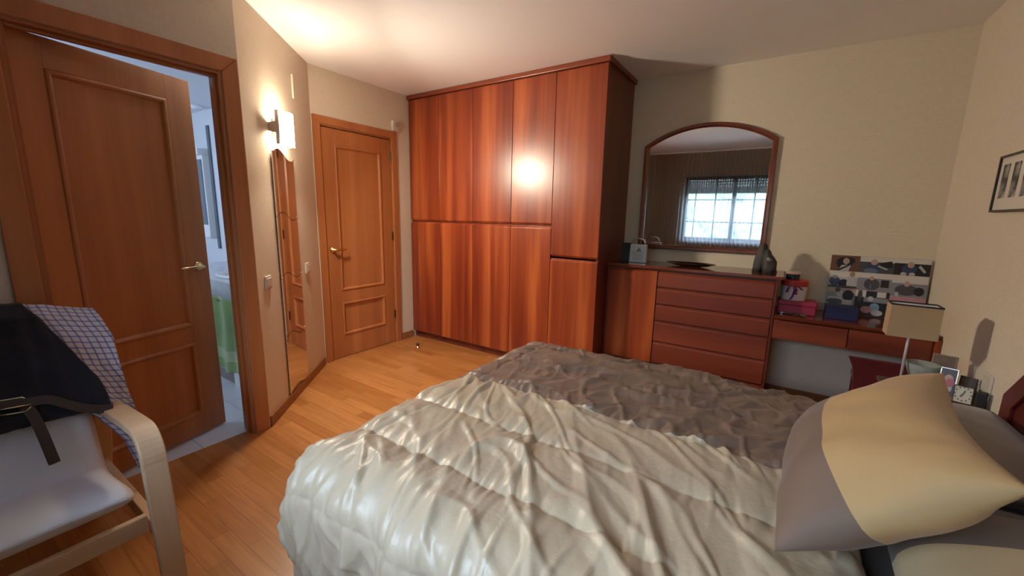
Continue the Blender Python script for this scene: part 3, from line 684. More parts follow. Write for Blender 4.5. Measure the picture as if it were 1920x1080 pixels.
for q, base, shapes in prints:
    mb = MB(); u0, v0 = q[0]; u1, v1 = q[2]
    a_, b_ = cv(u0, v0, .0008), None
    mb.add([cv(u0, v0, 0), cv(u1, v0, 0), cv(u1, v1, 0), cv(u0, v1, 0), cv(u0, v0, .0008), cv(u1, v0, .0008), cv(u1, v1, .0008), cv(u0, v1, .0008)], [(0,1,2,3),(4,5,6,7),(0,1,5,4),(1,2,6,5),(2,3,7,6),(3,0,4,7)], 0)
    used = [base]
    for i, (pp, c) in enumerate(shapes):
        if c not in used: used.append(c)
        pp = [(min(max(a, u0), u1), min(max(b, v0), v1)) for a, b in pp]
        poly(mb, pp, .0011+.0003*i, used.index(c))
    build('photo_print', mb, [PAL[c] for c in used], body)

# ------------------------------------------------------------------ framed picture on headboard wall
r = root('framed_picture', (XR, 2.68, 1.37), 'thin dark frame with row of grey photographs above the headboard', 'picture')
FY0, FY1, FZ0, FZ1 = 2.20, 2.885, 1.378, 1.632
mb = MB()
for q in ((FY0, FY1, FZ0, FZ0+.010), (FY0, FY1, FZ1-.010, FZ1), (FY0, FY0+.010, FZ0+.010, FZ1-.010), (FY1-.010, FY1, FZ0+.010, FZ1-.010)): mb.box(XR-.018, XR-.002, *q)
build('frame', mb, plain('black_frame', (.02, .014, .012), .35), r, bevel=.0015)
mb = MB(); mb.box(XR-.010, XR-.004, FY0+.01, FY1-.01, FZ0+.01, FZ1-.01); build('mount', mb, plain('cream_mount', (.66, .62, .55), .6), r)
def bw(name, sc):
    m, nt, b = newmat(name); tc = N(nt, 'ShaderNodeTexCoord'); no = N(nt, 'ShaderNodeTexNoise', Scale=sc, Detail=3)
    cr = N(nt, 'ShaderNodeValToRGB'); cr.color_ramp.elements[0].color = (.03, .03, .03, 1); cr.color_ramp.elements[1].color = (.42, .40, .37, 1)
    cr.color_ramp.elements[0].position = .38; cr.color_ramp.elements[1].position = .62
    nt.links.new(tc.outputs['Object'], no.inputs['Vector']); nt.links.new(no.outputs[0], cr.inputs[0]); nt.links.new(cr.outputs[0], b.inputs['Base Color']); b.inputs['Roughness'].default_value = .5
    return m
bwm = bw('grey_photo', 18)
for k in range(6):
    y1 = FY1-.045-.105*k
    mb = MB(); mb.box(XR-.0115, XR-.0098, y1-.062, y1, 1.44, 1.59); build('photo', mb, bwm, r)

# ------------------------------------------------------------------ bed
BY0, BY1, BX0, BX1 = .56, 1.94, -1.10, .765
r = root('bed', (-.17, 1.25, 0), 'double bed with dark cherry headboard against the right wall', 'bed')
mb = MB(); mb.box(BX0+.02, BX1, BY0+.02, BY1-.02, .14, .34); build('base', mb, 'sheet', r, bevel=.02)
mb = MB(); mb.box(BX0+.02, BX1, BY0+.02, BY1-.02, .34, .575); build('mattress', mb, 'sheet', r, bevel=.05, seg=4, smooth=True)
for (x, y) in ((-1.0, .66), (-1.0, 1.84), (.68, .66), (.68, 1.84)):
    q = MB().lathe([(0, 0), (.025, 0), (.03, .14), (0, .14)], (x, y, 0), 14); build('leg', q, 'darkbrass', r)
hy0, hy1 = .26, 2.262
def hb(o, yy0=hy0, yy1=hy1, top=.93, sh=.685):
    return [(yy1-o, .03+o), (yy1-o, sh-o*.4), (yy1-.155-o*.45, sh+.165-o*.9), (yy1-.36, top-o), (yy0+.36, top-o), (yy0+.155+o*.45, sh+.165-o*.9), (yy0+o, sh-o*.4), (yy0+o, .03+o)]
mb = MB(); mb.prism([(XR-.034, y, z) for y, z in hb(.0)], (.031, 0, 0)); hbd = build('headboard', mb, wood('headboard_cherry', (.075, .012, .010), (.11, .018, .013), (.14, .026, .016), 'Y', .3, 4), r, bevel=.004)
a, b_ = hb(.0), hb(.075); n = 8; mb = MB()
vs = [(XR-.046, y, z) for y, z in a]+[(XR-.046, y, z) for y, z in b_]+[(XR-.034, y, z) for y, z in a]+[(XR-.034, y, z) for y, z in b_]
fs = []
for k in range(n):
    j = (k+1) % n; fs += [(k, j, n+j, n+k), (2*n+k, 3*n+k, 3*n+j, 2*n+j), (k, 2*n+k, 2*n+j, j), (n+k, n+j, 3*n+j, 3*n+k)]
mb.add(vs, fs); build('raised_border', mb, hbd.data.materials[0], hbd, bevel=.003)

# duvet
def fbm(p, o=3): return noise.fractal(p, 1.0, 2.0, o)
def ridge(x): return 1-abs(x)*2
SEAMS = [1.84, 1.57, 1.30, 1.03, .76, .49, .22, -.04]
FX0, FX1, FY_0, FY_1, RR, TOP = -1.04, .215, .655, 1.86, .12, .630
NA, NB = 430, 470
A_MIN, A_MAX = FX0-.57, FX1; B_MIN, B_MAX = FY_0-.60, FY_1+.52
def duvet(i, j):
    a = A_MIN+(A_MAX-A_MIN)*i/NA; b = B_MIN+(B_MAX-B_MIN)*j/NB
    ex = min(0, a-FX0); ey = (b-FY_0) if b < FY_0 else max(0, b-FY_1)
    d = math.hypot(ex, ey); cxx, cyy = max(a, FX0), min(max(b, FY_0), FY_1)
    if d > 1e-9: ox, oy = ex/d, ey/d
    else: ox = oy = 0
    qa = RR*PI/2
    if d < qa: ph = d/RR; out = RR*math.sin(ph); dz = RR*(1-math.cos(ph))
    else: ph = PI/2; out = RR+.0*(d-qa); dz = RR+(d-qa)
    corner = min(1, abs(ox*oy)*2) if d > 0 else 0
    # corner cloth hangs in a soft cone fold
    base = V((cxx+ox*out, cyy+oy*out, TOP-dz))
    nx, ny, nz = ox*math.sin(ph), oy*math.sin(ph), math.cos(ph)
    side = min(1, max(0, (d-.04)/.15))
    # quilting
    wb = b+.006*noise.noise(V((a*9, b*2, 5)))
    t = min(abs(wb-s) for s in SEAMS); pf = .0115-.004*min(1, max(0, (.80-b)/.15)); h = pf*(1-math.exp(-t/.020))-pf
    k = abs(a-(FX0+.03)); h -= .005*math.exp(-(k/.010)**2)*(1-side)
    grey = b > 1.30
    wa = a+.05*noise.noise(V((a*3, b*3, 1)))
    # gathers at the seams
    h += .0065*math.exp(-t/.045)*noise.noise(V((wa*24, b*5, 3.3)))
    h += .0030*math.exp(-t/.09)*noise.noise(V((wa*58, b*12, 8.3)))
    g4 = max(0, 1-abs(noise.noise(V((wa*15+b*4, b*3, 61))))*5)
    h += .0055*math.exp(-t/.06)*g4
    if not grey:
        # creases running from seam to seam
        wq = .10*noise.noise(V((a*2.1, b*2.1, 31)))
        p1 = .80*a+.45*b+wq; q1 = -.45*a+.80*b
        r1 = max(0, 1-abs(noise.noise(V((p1*4.6, q1*1.5+5, 7))))*9.5)**1.2
        r2 = max(0, 1-abs(noise.noise(V((p1*9.5+3, q1*2.6, 2))))*8)**1.2
        r3 = max(0, 1-abs(noise.noise(V((p1*7+20, (q1+.5*p1)*4.2, 17))))*6)**1.3
        msk = min(1, max(0, .45+1.3*noise.noise(V((a*2.6+9, b*3.1, 4)))))
        h += .0135*r1*(.25+msk)+.008*r2*(.3+msk)+.006*r3+.004*fbm(V((a*3.4, b*3.4, 1)))
        zn = min(1, max(0, (.74-b)/.2))
        s2 = a+.10*noise.noise(V((a*2, b*2.4, 41)))
        h += zn*(.012*max(0, 1-abs(noise.noise(V((s2*7.5, b*1.3, 51))))*6)**1.2+.008*max(0, 1-abs(noise.noise(V((s2*15, b*2.4, 57))))*5)**1.2)+.0022*noise.noise(V((p1*34, q1*8, 6)))
    else:
        wq = .09*noise.noise(V((a*2.6, b*2.6, 11)))
        p1 = -.50*a+.85*b+wq; q1 = .85*a+.50*b
        r1 = max(0, 1-abs(noise.noise(V((p1*7.5, q1*1.8+5, 7))))*5)**1.2
        r2 = max(0, 1-abs(noise.noise(V((p1*15+3, q1*4.2, 2))))*4.5)**1.2
        r3 = max(0, 1-abs(noise.noise(V(((a+.3*b)*8, b*5.2, 23))))*6)**1.3
        h += (.015*r1+.010*r2+.007*r3)*(.55+.45*min(1, max(0, (a+1.0)/.25)))+.006*fbm(V((a*5, b*5, 1)))+.002*noise.noise(V((p1*42, q1*16, 6)))
    # hanging folds on the sides
    if d > 0:
        s_ = a if abs(ey) > abs(ex) else b
        s_ = a*abs(oy)+b*abs(ox)+math.atan2(oy, ox)*.12*corner
        f = noise.noise(V((s_*9, d*1.6, 12)))+.5*math.sin(s_*16+2*noise.noise(V((s_*2, d, 5))))
        f2 = noise.noise(V((s_*24+d*6, d*3.5, 2)))
        h += side*(.014*f+.0065*f2)*(1+.6*min(1, d/.3))
        h += side*corner*.03*math.sin(math.atan2(abs(oy), abs(ox))*8-1)*min(1, d/.25)
    if a > FX1-.05: h -= .018*((a-FX1+.05)/.05)**2
    p = base+V((nx, ny, nz))*h
    if p.z < .035: p.z = .035+.002*noise.noise(p*30)
    return p, (a, wb)
mb = MB(); uvs = []
for i in range(NA+1):
    for j in range(NB+1):
        p, uv = duvet(i, j); mb.v.append(p); uvs.append(uv)
w_ = NB+1
mb.f = [(i*w_+j, (i+1)*w_+j, (i+1)*w_+j+1, i*w_+j+1) for i in range(NA) for j in range(NB)]; mb.mi = [0]*len(mb.f); mb.uv = uvs
dv = tag(build('duvet', mb, 'duvet', smooth=True, solid=.008), 'quilted satin duvet in champagne and dark taupe covering the bed', 'duvet')

# pillows
def pillow(name, mat, wx, wy, h, T, label, nu=60, seed=0, pinch=.05, wr=.005, pinch_r=0):
    """two bulged faces sewn along the rim; local x, y across, z through"""
    mb = MB(); vs = []
    def P(u, v, s):
        x, y = 2*u-1, 2*v-1
        ex = (1-abs(x)**2.6); ey = (1-abs(y)**2.6)
        z = h*max(0, ex*ey)**.55
        px = x*(wx/2)*(1-(pinch if x < 0 else pinch+pinch_r)*(1-y*y)); py = y*(wy/2)*(1-pinch*(1-x*x))
        q = V((px, py, s*z))
        q.z += s*wr*noise.noise(V((px*9+seed, py*9, s*3)))*min(1, z/h*2)+s*wr*.8*max(0, 1-abs(noise.noise(V((px*4+seed, py*4+4, s)))*5))*min(1, z/h)*(abs(x*y)*1.3+.2)
        return q
    n = nu
    for s in (1, -1):
        for i in range(n+1):
            for j in range(n+1): vs.append(P(i/n, j/n, s))
    fs = []; w2 = n+1; o2 = w2*w2
    for i in range(n):
        for j in range(n):
            fs.append((i*w2+j, (i+1)*w2+j, (i+1)*w2+j+1, i*w2+j+1)); fs.append((o2+i*w2+j, o2+i*w2+j+1, o2+(i+1)*w2+j+1, o2+(i+1)*w2+j))
    mb.add(vs, fs)
    me = bpy.data.meshes.new(name); me.from_pydata(mb.v, [], mb.f); me.update()
    bm = bmesh.new(); bm.from_mesh(me); bmesh.ops.remove_doubles(bm, verts=bm.verts, dist=.0006); bmesh.ops.recalc_face_normals(bm, faces=bm.faces); bm.to_mesh(me); bm.free()
    for p in me.polygons: p.use_smooth = True
    me.materials.append(mat)
    o = bpy.data.objects.new(name, me); COL.objects.link(o); o.matrix_world = T; ORG[name] = V(T.translation)
    return o
Z4 = Matrix.Rotation
m1 = duotone('pillow_fabric_leaning', TAUPE, GOLD, 'X', -.035, .72, sheen=.1)
# cushion leaning back toward the headboard
T = Matrix.Translation((.220, 1.155, .812)) @ Z4(math.radians(-4), 4, 'Z') @ Z4(math.radians(-43), 4, 'Y')
tag(pillow('cushion', m1, .392, .585, .098, T, '', seed=1, pinch=.02, wr=.013, pinch_r=.13), 'large cushion, grey band and gold field, leaning on other pillows', 'cushion')
m2 = duotone('pillow_fabric_near', (.58, .43, .24), (.17, .13, .10), 'Y', .125, .7, sheen=.1)
T = Matrix.Translation((.505, .88, .685)) @ Z4(math.radians(-9), 4, 'Y') @ Z4(math.radians(-3), 4, 'Z')
tag(pillow('pillow', m2, .54, .74, .10, T, '', seed=5), 'pale gold pillow with taupe end lying near the headboard, lower right', 'pillow')
m3 = cloth('pillow_fabric_far', (.13, .10, .082), .6)
T = Matrix.Translation((.545, 1.86, .600)) @ Z4(math.radians(-6), 4, 'Y') @ Z4(math.radians(2), 4, 'Z')
tag(pillow('pillow', m3, .42, .70, .075, T, '', seed=9), 'plain dark taupe pillow behind the leaning cushion', 'pillow')

# ------------------------------------------------------------------ nightstand and its things
NZ = .545
r = root('nightstand', (.645, 2.49, 0), 'dark bedside table crowded with frames, hidden behind the cushion', 'nightstand')
mb = MB(); mb.box(.50, .80, 2.29, 2.70, .10, NZ-.02); build('carcass', mb, 'cherry_dark', r, bevel=.003)
mb = MB(); mb.box(.485, .812, 2.275, 2.715, NZ-.02, NZ); build('top', mb, wood('nightstand_top', (.075, .04, .028), (.10, .055, .038), (.13, .072, .05), 'Y', .35, 4), r, bevel=.004)
for z0, z1 in ((.12, .31), (.325, .515)):
    mb = MB(); mb.box(.482, .50, 2.30, 2.69, z0, z1); dr = build('drawer', mb, 'cherry_h', r, bevel=.002)
    q = MB().lathe([(0, 0), (.012, 0), (.014, -.018), (0, -.022)], (.482, 2.495, (z0+z1)/2), 16, axis='X'); build('knob', q, 'brass', dr, smooth=True)
for (x, y) in ((.51, 2.30), (.76, 2.30), (.51, 2.66), (.76, 2.66)):
    mb = MB(); mb.box(x, x+.03, y, y+.03, 0, .10); build('leg', mb, 'cherry_dark', r)

r = root('table_lamp', (.56, 2.61, NZ), 'bedside lamp with flat rectangular beige shade on thin white stem', 'table lamp')
LX0, LX1, LY0, LY1, LZ0, LZ1 = .464, .640, 2.555, 2.655, .792, .945
M['shade'] = cloth('beige_shade', (.45, .31, .18), .8, .1, .5, 700, .04)
M['shade_in'] = plain('shade_lining', (.62, .62, .60), .6)
M['shade_rim'] = plain('black_rim', (.015, .01, .012), .5)
mb = MB(); a = .0025
for q in ((LX0, LX1, LY0, LY0+a), (LX0, LX1, LY1-a, LY1), (LX0, LX0+a, LY0+a, LY1-a), (LX1-a, LX1, LY0+a, LY1-a)): mb.box(q[0], q[1], q[2], q[3], LZ0, LZ1)
sh = build('lamp_shade', mb, 'shade', r)
mb = MB(); c = .0008
for q in ((LX0+a, LX1-a, LY0+a, LY0+a+c), (LX0+a, LX1-a, LY1-a-c, LY1-a), (LX0+a, LX0+a+c, LY0+a, LY1-a), (LX1-a-c, LX1-a, LY0+a, LY1-a)): mb.box(q[0], q[1], q[2], q[3], LZ0+.002, LZ1-.001)
build('lining', mb, 'shade_in', sh)
mb = MB(); g = .0035
for q in ((LX0-.001, LX1+.001, LY0-.001, LY0+g), (LX0-.001, LX1+.001, LY1-g, LY1+.001), (LX0-.001, LX0+g, LY0, LY1), (LX1-g, LX1+.001, LY0, LY1)): mb.box(q[0], q[1], q[2], q[3], LZ1-.003, LZ1+.003)
build('top_rim', mb, 'shade_rim', sh)
mb = MB().lathe([(0, 0), (.05, 0), (.05, .008), (.012, .016), (0, .016)], (.552, 2.605, NZ), 28); build('base', mb, plain('white_metal', (.55, .52, .50), .3, metal=.3), r, smooth=True)
mb = MB().tube([(.552, 2.605, NZ+.01), (.552, 2.605, .90)], .0055, 12); build('stem', mb, M['silver_pale'], r, smooth=True)
mb = MB().lathe([(0, 0), (.018, .01), (.022, .03), (.014, .05), (0, .055)], (.552, 2.605, .845), 14); build('bulb', mb, 'white', r, smooth=True)

def tframe(name, c, wd, ht, tilt, yaw, fm, pm, label, cat, thick=.012, border=.009, extra=None, pm_name='picture'):
    """standing frame: bottom centre c, leaning back by tilt, facing yaw"""
    r = root(name, c, label, cat)
    T = Matrix.Translation(V(c)) @ Matrix.Rotation(yaw, 4, 'Z') @ Matrix.Rotation(-tilt, 4, 'X')
    mb = MB()
    for q in ((-wd/2, wd/2, 0, border), (-wd/2, wd/2, ht-border, ht), (-wd/2, -wd/2+border, border, ht-border), (wd/2-border, wd/2, border, ht-border)): mb.box(q[0], q[1], 0, thick, q[2], q[3])
    mb.xf(T); build('frame', mb, fm, r, bevel=.0015)
    mb = MB(); mb.box(-wd/2+border, wd/2-border, .003, thick-.001, border, ht-border); mb.xf(T); pc = build(pm_name, mb, pm, r)
    mb = MB(); mb.prism([(-.012, thick, ht*.7), (.012, thick, ht*.7), (.012, thick+math.sin(tilt)*ht*1.0+.02, .0+math.sin(tilt)*.02), (-.012, thick+math.sin(tilt)*ht*1.0+.02, .0+math.sin(tilt)*.02)], (0, .0, .003)); mb.xf(T)
    build('stand', mb, 'shade_rim', r)
    return r, T, pc
ph = math.radians
# clock
cr_, T, face = tframe('clock', (.735, 2.492, NZ+.001), .060, .076, ph(10), ph(-14), plain('clock_case', (.06, .045, .04), .4), plain('clock_face', (.66, .62, .48), .5), 'square cream clock with dark numerals, frontmost on nightstand', 'clock', .02, .003, pm_name='dial')
mb = MB()
for k in range(12):
    aa = k*PI/6; x, z = .024*math.sin(aa), .041+.030*math.cos(aa)
    mb.box(x-.0022, x+.0022, .0015, .003, z-.003, z+.003)
mb.xf(T); build('numerals', mb, 'ink', face)
mb = MB(); mb.prism([(-.002, .001, .041), (.002, .001, .041), (.006, .001, .058), (.003, .001, .059)], (0, .001, 0)); mb.prism([(-.003, .001, .043), (.001, .001, .038), (-.006, .001, .027), (-.009, .001, .029)], (0, .001, 0)); mb.xf(T); build('hands', mb, 'ink', face)
mb = MB(); mb.box(-.016, .016, -.012, .012, 0, .072); mb.xf(Matrix.Translation((.787, 2.478, NZ)) @ Matrix.Rotation(ph(-25), 4, 'Z'))
tag(build('black_case', mb, 'shade_rim', bevel=.004), 'small black case standing right of the cream clock', 'case')
# portrait frame
pr_, T, pc = tframe('framed_photo', (.690, 2.535, NZ+.001), .058, .135, ph(12), ph(-20), 'silver', plain('photo_ground', (.05, .03, .03), .4), 'silver photo frame with pink-clad baby picture beside the clock', 'photo frame', .010, .005)
mb = MB(); mb.add([V((x, .0018, z)) for x, z in ell(.002, .088, .014, .018)], [tuple(range(14))], 0); mb.add([V((x, .0012, z)) for x, z in ell(-.002, .045, .020, .028)], [tuple(range(14))], 1); mb.add([V((x, .0008, z)) for x, z in ell(.008, .070, .014, .020)], [tuple(range(14))], 2)
mb.xf(T); build('portrait', mb, [PAL['skin'], PAL['light'], plain('print_pink', (.40, .10, .14), .45)], pc)
# back frame, gold tones
tframe('framed_photo', (.705, 2.672, NZ+.001), .085, .160, ph(12), ph(-16), plain('bronze_frame', (.20, .13, .08), .5, metal=.2), plain('sepia_print', (.13, .07, .03), .5, var=.9), 'bronze photo frame with brown picture at back of nightstand', 'photo frame', .012, .008)
tframe('framed_photo', (.778, 2.63, NZ+.001), .055, .085, ph(12), ph(-30), plain('dark_frame', (.09, .05, .035), .35), plain('brown_print', (.14, .085, .05), .35, var=.4), 'small brown frame behind the silver photo frame', 'photo frame', .012, .010)
# glass bowl
m, nt, b = newmat('green_glass'); b.inputs['Base Color'].default_value = (.72, .80, .72, 1); b.inputs['Roughness'].default_value = .08; b.inputs['Transmission Weight'].default_value = .65; b.inputs['IOR'].default_value = 1.45; M['gglass'] = m
mb = MB().lathe([(0, 0), (.022, 0), (.024, .006), (.045, .035), (.064, .085), (.070, .118), (.0665, .118), (.060, .086), (.041, .038), (.018, .012), (0, .010)], (.628, 2.632, NZ+.0005), 36, sx=.9, sy=.9)
tag(build('glass_bowl', mb, 'gglass', smooth=True), 'greenish glass bowl between lamp and silver photo frame', 'bowl')
# wall socket
r = root('wall_socket', (XR, 2.53, .58), 'cream socket plate low on wall above the nightstand', 'wall socket')
mb = MB(); mb.box(XR-.010, XR, 2.49, 2.575, .60, .685); build('plate', mb, 'white_plastic', r, bevel=.004)
mb = MB(); mb.box(XR-.013, XR-.010, 2.503, 2.562, .613, .672); build('socket_insert', mb, 'white_plastic', r, bevel=.003)

# ------------------------------------------------------------------ armchair
r = root('armchair', (-1.95, .05, 0), 'bentwood birch armchair with white cushion before the bathroom door', 'armchair')
def sweep(path, wy0, wy1, t):
    """flat lamination: path in x-z, thickness t, from y=wy0 to wy1"""
    mb = MB(); n = len(path); L_, R_ = [], []
    for i, (x, z) in enumerate(path):
        a = path[max(i-1, 0)]; b = path[min(i+1, n-1)]; d = V((b[0]-a[0], 0, b[1]-a[1])).normalized(); nn_ = V((-d.z, 0, d.x))
        L_.append(V((x, 0, z))+nn_*t/2); R_.append(V((x, 0, z))-nn_*t/2)
    vs = []
    for p, q in zip(L_, R_):
        vs += [V((p.x, wy0, p.z)), V((p.x, wy1, p.z)), V((q.x, wy1, q.z)), V((q.x, wy0, q.z))]
    fs = [(0, 1, 2, 3), (4*n-4, 4*n-1, 4*n-2, 4*n-3)]
    for i in range(n-1):
        for k in range(4): fs.append((4*i+k, 4*i+(k+1) % 4, 4*i+4+(k+1) % 4, 4*i+4+k))
    mb.add(vs, fs); return mb
def arc(cx, cz, r_, a0, a1, n=8): return [(cx+r_*math.cos(math.radians(a0+(a1-a0)*k/n)), cz+r_*math.sin(math.radians(a0+(a1-a0)*k/n))) for k in range(n+1)]
for y0 in (.338, -.312):
    path = [(-1.575, .0), (-1.590, .15), (-1.605, .30), (-1.618, .42), (-1.628, .50)]+arc(-1.718, .505, .09, 3, 88, 8)+[(-1.80, .590), (-1.93, .578), (-2.06, .562), (-2.20, .545)]
    build('arm', sweep(path, y0, y0+.065, .027), 'birch', r, bevel=.004)
    path = [(-2.46, 0), (-2.38, .15), (-2.30, .32), (-2.22, .50), (-2.17, .53)]
    build('rear_leg', sweep(path, y0+.005, y0+.06, .027), 'birch', r, bevel=.004)
    mb = MB(); mb.box(-2.36, -1.62, y0+.018, y0+.046, .20, .255); build('side_rail', mb, 'birch_x', r, bevel=.004)
mb = MB(); mb.prism([(-1.640, -.25, .262), (-1.640, .338, .262), (-1.664, .338, .262), (-1.664, -.25, .262)], (0, 0, .060)); build('front_rail', mb, 'birch_y', r, bevel=.004)
mb = MB(); mb.box(-2.34, -2.31, -.25, .338, .25, .31); build('rear_rail', mb, 'birch_y', r, bevel=.004)
# cushion
prof = [(-1.672, .362), (-1.70, .372), (-1.78, .360), (-1.88, .340), (-1.96, .332), (-2.01, .350), (-2.045, .40), (-2.09, .50), (-2.15, .62), (-2.22, .75), (-2.27, .845), (-2.295, .88)]
def cpath(t):
    s_ = t*(len(prof)-1); i = min(int(s_), len(prof)-2); f = s_-i
    def g(i_): return V((prof[min(max(i_, 0), len(prof)-1)][0], prof[min(max(i_, 0), len(prof)-1)][1], 0))
    p0, p1, p2, p3 = g(i-1), g(i), g(i+1), g(i+2)
    q = .5*((2*p1)+(-p0+p2)*f+(2*p0-5*p1+4*p2-p3)*f*f+(-p0+3*p1-3*p2+p3)*f**3)
    return q.x, q.y
mb = MB(); vs = []; n1, n2 = 70, 30; TH = .055
for s in (1, -1):
    for i in range(n1+1):
        t = i/n1; x, z = cpath(t); x2, z2 = cpath(min(1, t+.01)); x1_, z1_ = cpath(max(0, t-.01))
        d = V((x2-x1_, 0, z2-z1_)).normalized(); nn_ = V((d.z, 0, -d.x));
        if nn_.z < 0 or (t > .6 and nn_.x < 0): nn_ = -nn_
        for j in range(n2+1):
            v = 2*j/n2-1; u = 2*t-1
            edge = max(0, (1-abs(v)**8)*(1-abs(u)**24))**.5
            hw = .300*(1-.05*max(0, abs(u)-.9)/.1)
            hgt = (TH/2)*edge*s+(.006*noise.noise(V((t*6, v*2, s)))*edge if s > 0 else 0)
            vs.append(V((x, .022+v*hw, z+.0))+nn_*(hgt+TH/2))
w2 = n2+1; o2 = (n1+1)*w2; fs = []
for i in range(n1):
    for j in range(n2):
        fs.append((i*w2+j, (i+1)*w2+j, (i+1)*w2+j+1, i*w2+j+1)); fs.append((o2+i*w2+j, o2+i*w2+j+1, o2+(i+1)*w2+j+1, o2+(i+1)*w2+j))
mb.add(vs, fs)
cu = build('seat_cushion', mb, cloth('white_canvas', (.66, .74, .86), .75, .1, .3, 900, .02), r, smooth=True)
bm = bmesh.new(); bm.from_mesh(cu.data); bmesh.ops.remove_doubles(bm, verts=bm.verts, dist=.0005); bmesh.ops.recalc_face_normals(bm, faces=bm.faces); bm.to_mesh(cu.data); bm.free()

# checked shirt
def check():
    m, nt, b = newmat('blue_white_check'); tc = N(nt, 'ShaderNodeTexCoord'); sp = N(nt, 'ShaderNodeSeparateXYZ'); nt.links.new(tc.outputs['UV'], sp.inputs[0])
    outs = []
    for ax in (0, 1):
        mu = N(nt, 'ShaderNodeMath', operation='MULTIPLY'); mu.inputs[1].default_value = 1/.024; nt.links.new(sp.outputs[ax], mu.inputs[0])
        fr = N(nt, 'ShaderNodeMath', operation='FRACT'); nt.links.new(mu.outputs[0], fr.inputs[0])
        lt = N(nt, 'ShaderNodeMath', operation='LESS_THAN'); lt.inputs[1].default_value = .26; nt.links.new(fr.outputs[0], lt.inputs[0]); outs.append(lt)
    ad = N(nt, 'ShaderNodeMath', operation='ADD'); nt.links.new(outs[0].outputs[0], ad.inputs[0]); nt.links.new(outs[1].outputs[0], ad.inputs[1])
    hf = N(nt, 'ShaderNodeMath', operation='MULTIPLY'); hf.inputs[1].default_value = .5; nt.links.new(ad.outputs[0], hf.inputs[0])
    cr = N(nt, 'ShaderNodeValToRGB'); cr.color_ramp.interpolation = 'CONSTANT'; e = cr.color_ramp.elements
    e[0].color = (.52, .52, .58, 1); e[0].position = 0; e[1].position = .4; e[1].color = (.20, .22, .42, 1); k = e.new(.9); k.color = (.09, .11, .30, 1)
    nt.links.new(hf.outputs[0], cr.inputs[0]); nt.links.new(cr.outputs[0], b.inputs['Base Color']); b.inputs['Roughness'].default_value = .8
    return m
SL = [(-2.46, .10, .62), (-2.43, .10, .80), (-2.37, .10, .94), (-2.31, .10, .978), (-2.265, .10, .945), (-2.215, .12, .87), (-2.165, .142, .775), (-2.11, .20, .675), (-2.055, .33, .55), (-2.02, .385, .44), (-1.99, .405, .33), (-1.965, .415, .265)]
SR = [(-2.50, .41, .60), (-2.46, .42, .76), (-2.40, .425, .87), (-2.34, .415, .905), (-2.28, .425, .865), (-2.235, .440, .790), (-2.18, .437, .685), (-2.12, .440, .580), (-2.06, .446, .475), (-2.02, .452, .380), (-1.97, .456, .300), (-1.95, .456, .235)]
NU, NV = 110, 44
def lerpl(Lst, t):
    s_ = t*(len(Lst)-1); i = min(int(s_), len(Lst)-2); f = s_-i; return V(Lst[i]).lerp(V(Lst[i+1]), f)
mb = MB(); uvs = []; acc = 0; prev = None
for i in range(NU+1):
    t = i/NU; a, b_ = lerpl(SL, t), lerpl(SR, t)
    if prev is not None: acc += (b_-prev).length
    prev = b_
    for j in range(NV+1):
        v = j/NV; p = a.lerp(b_, v)
        wd = (b_-a).length
        bul = .010*math.sin(v*PI)
        wv = .010*noise.noise(V((t*5, v*3, 1)))+.006*noise.noise(V((t*14, v*9, 4)))+.006*max(0, 1-abs(noise.noise(V((t*9+v*4, v*3, 9)))*5))
        p = p+V((.86, .0, .5))*(bul+wv+.012*max(0, 1-abs(t-.42)/.25))
        mb.v.append(p); uvs.append((wd*v+.02*noise.noise(V((t*3, 0, 0))), acc+.015*v))
w_ = NV+1; mb.f = [(i*w_+j, (i+1)*w_+j, (i+1)*w_+j+1, i*w_+j+1) for i in range(NU) for j in range(NV)]; mb.mi = [0]*len(mb.f); mb.uv = uvs
tag(build('checked_shirt', mb, check(), smooth=True, solid=.0025), 'blue and white checked shirt draped over the armchair back', 'shirt')

# navy trousers with belt
r = root('navy_trousers', (-2.12, .15, .56), 'dark navy trousers with brown belt folded over the armchair back', 'trousers')
TL = [(-2.47, -.20, .70), (-2.43, -.20, .88), (-2.34, -.20, .985), (-2.262, -.20, .955), (-2.20, -.20, .86), (-2.14, -.20, .76), (-2.085, -.20, .66), (-2.045, -.20, .585), (-2.03, -.20, .555)]
TR = [(-2.43, .20, .72), (-2.40, .21, .87), (-2.32, .225, .945), (-2.238, .252, .900), (-2.185, .290, .822), (-2.135, .325, .738), (-2.095, .352, .672), (-2.060, .366, .605), (-2.045, .366, .570)]
mb = MB(); NU, NV = 80, 50
for i in range(NU+1):
    t = i/NU; a, b_ = lerpl(TL, t), lerpl(TR, t)
    for j in range(NV+1):
        v = j/NV; p = a.lerp(b_, v); sag = .022*math.sin(v*PI)*max(0, t-.75)/.25
        wv = .008*noise.noise(V((t*4, v*4, 21)))+.008*max(0, 1-abs(noise.noise(V((t*3+v*5, v*2, 3)))*4))+.006*noise.noise(V((t*12, v*10, 5)))
        mb.v.append(p+V((.86, 0, .5))*(wv+.022)+V((0, 0, sag-.012*max(0, 1-v*2.2)*t)))
w_ = NV+1; mb.f = [(i*w_+j, (i+1)*w_+j, (i+1)*w_+j+1, i*w_+j+1) for i in range(NU) for j in range(NV)]; mb.mi = [0]*len(mb.f)
build('cloth', mb, cloth('navy_wool', (.005, .0055, .013), .9, .1, .4, 700, .1), r, smooth=True, solid=.018)
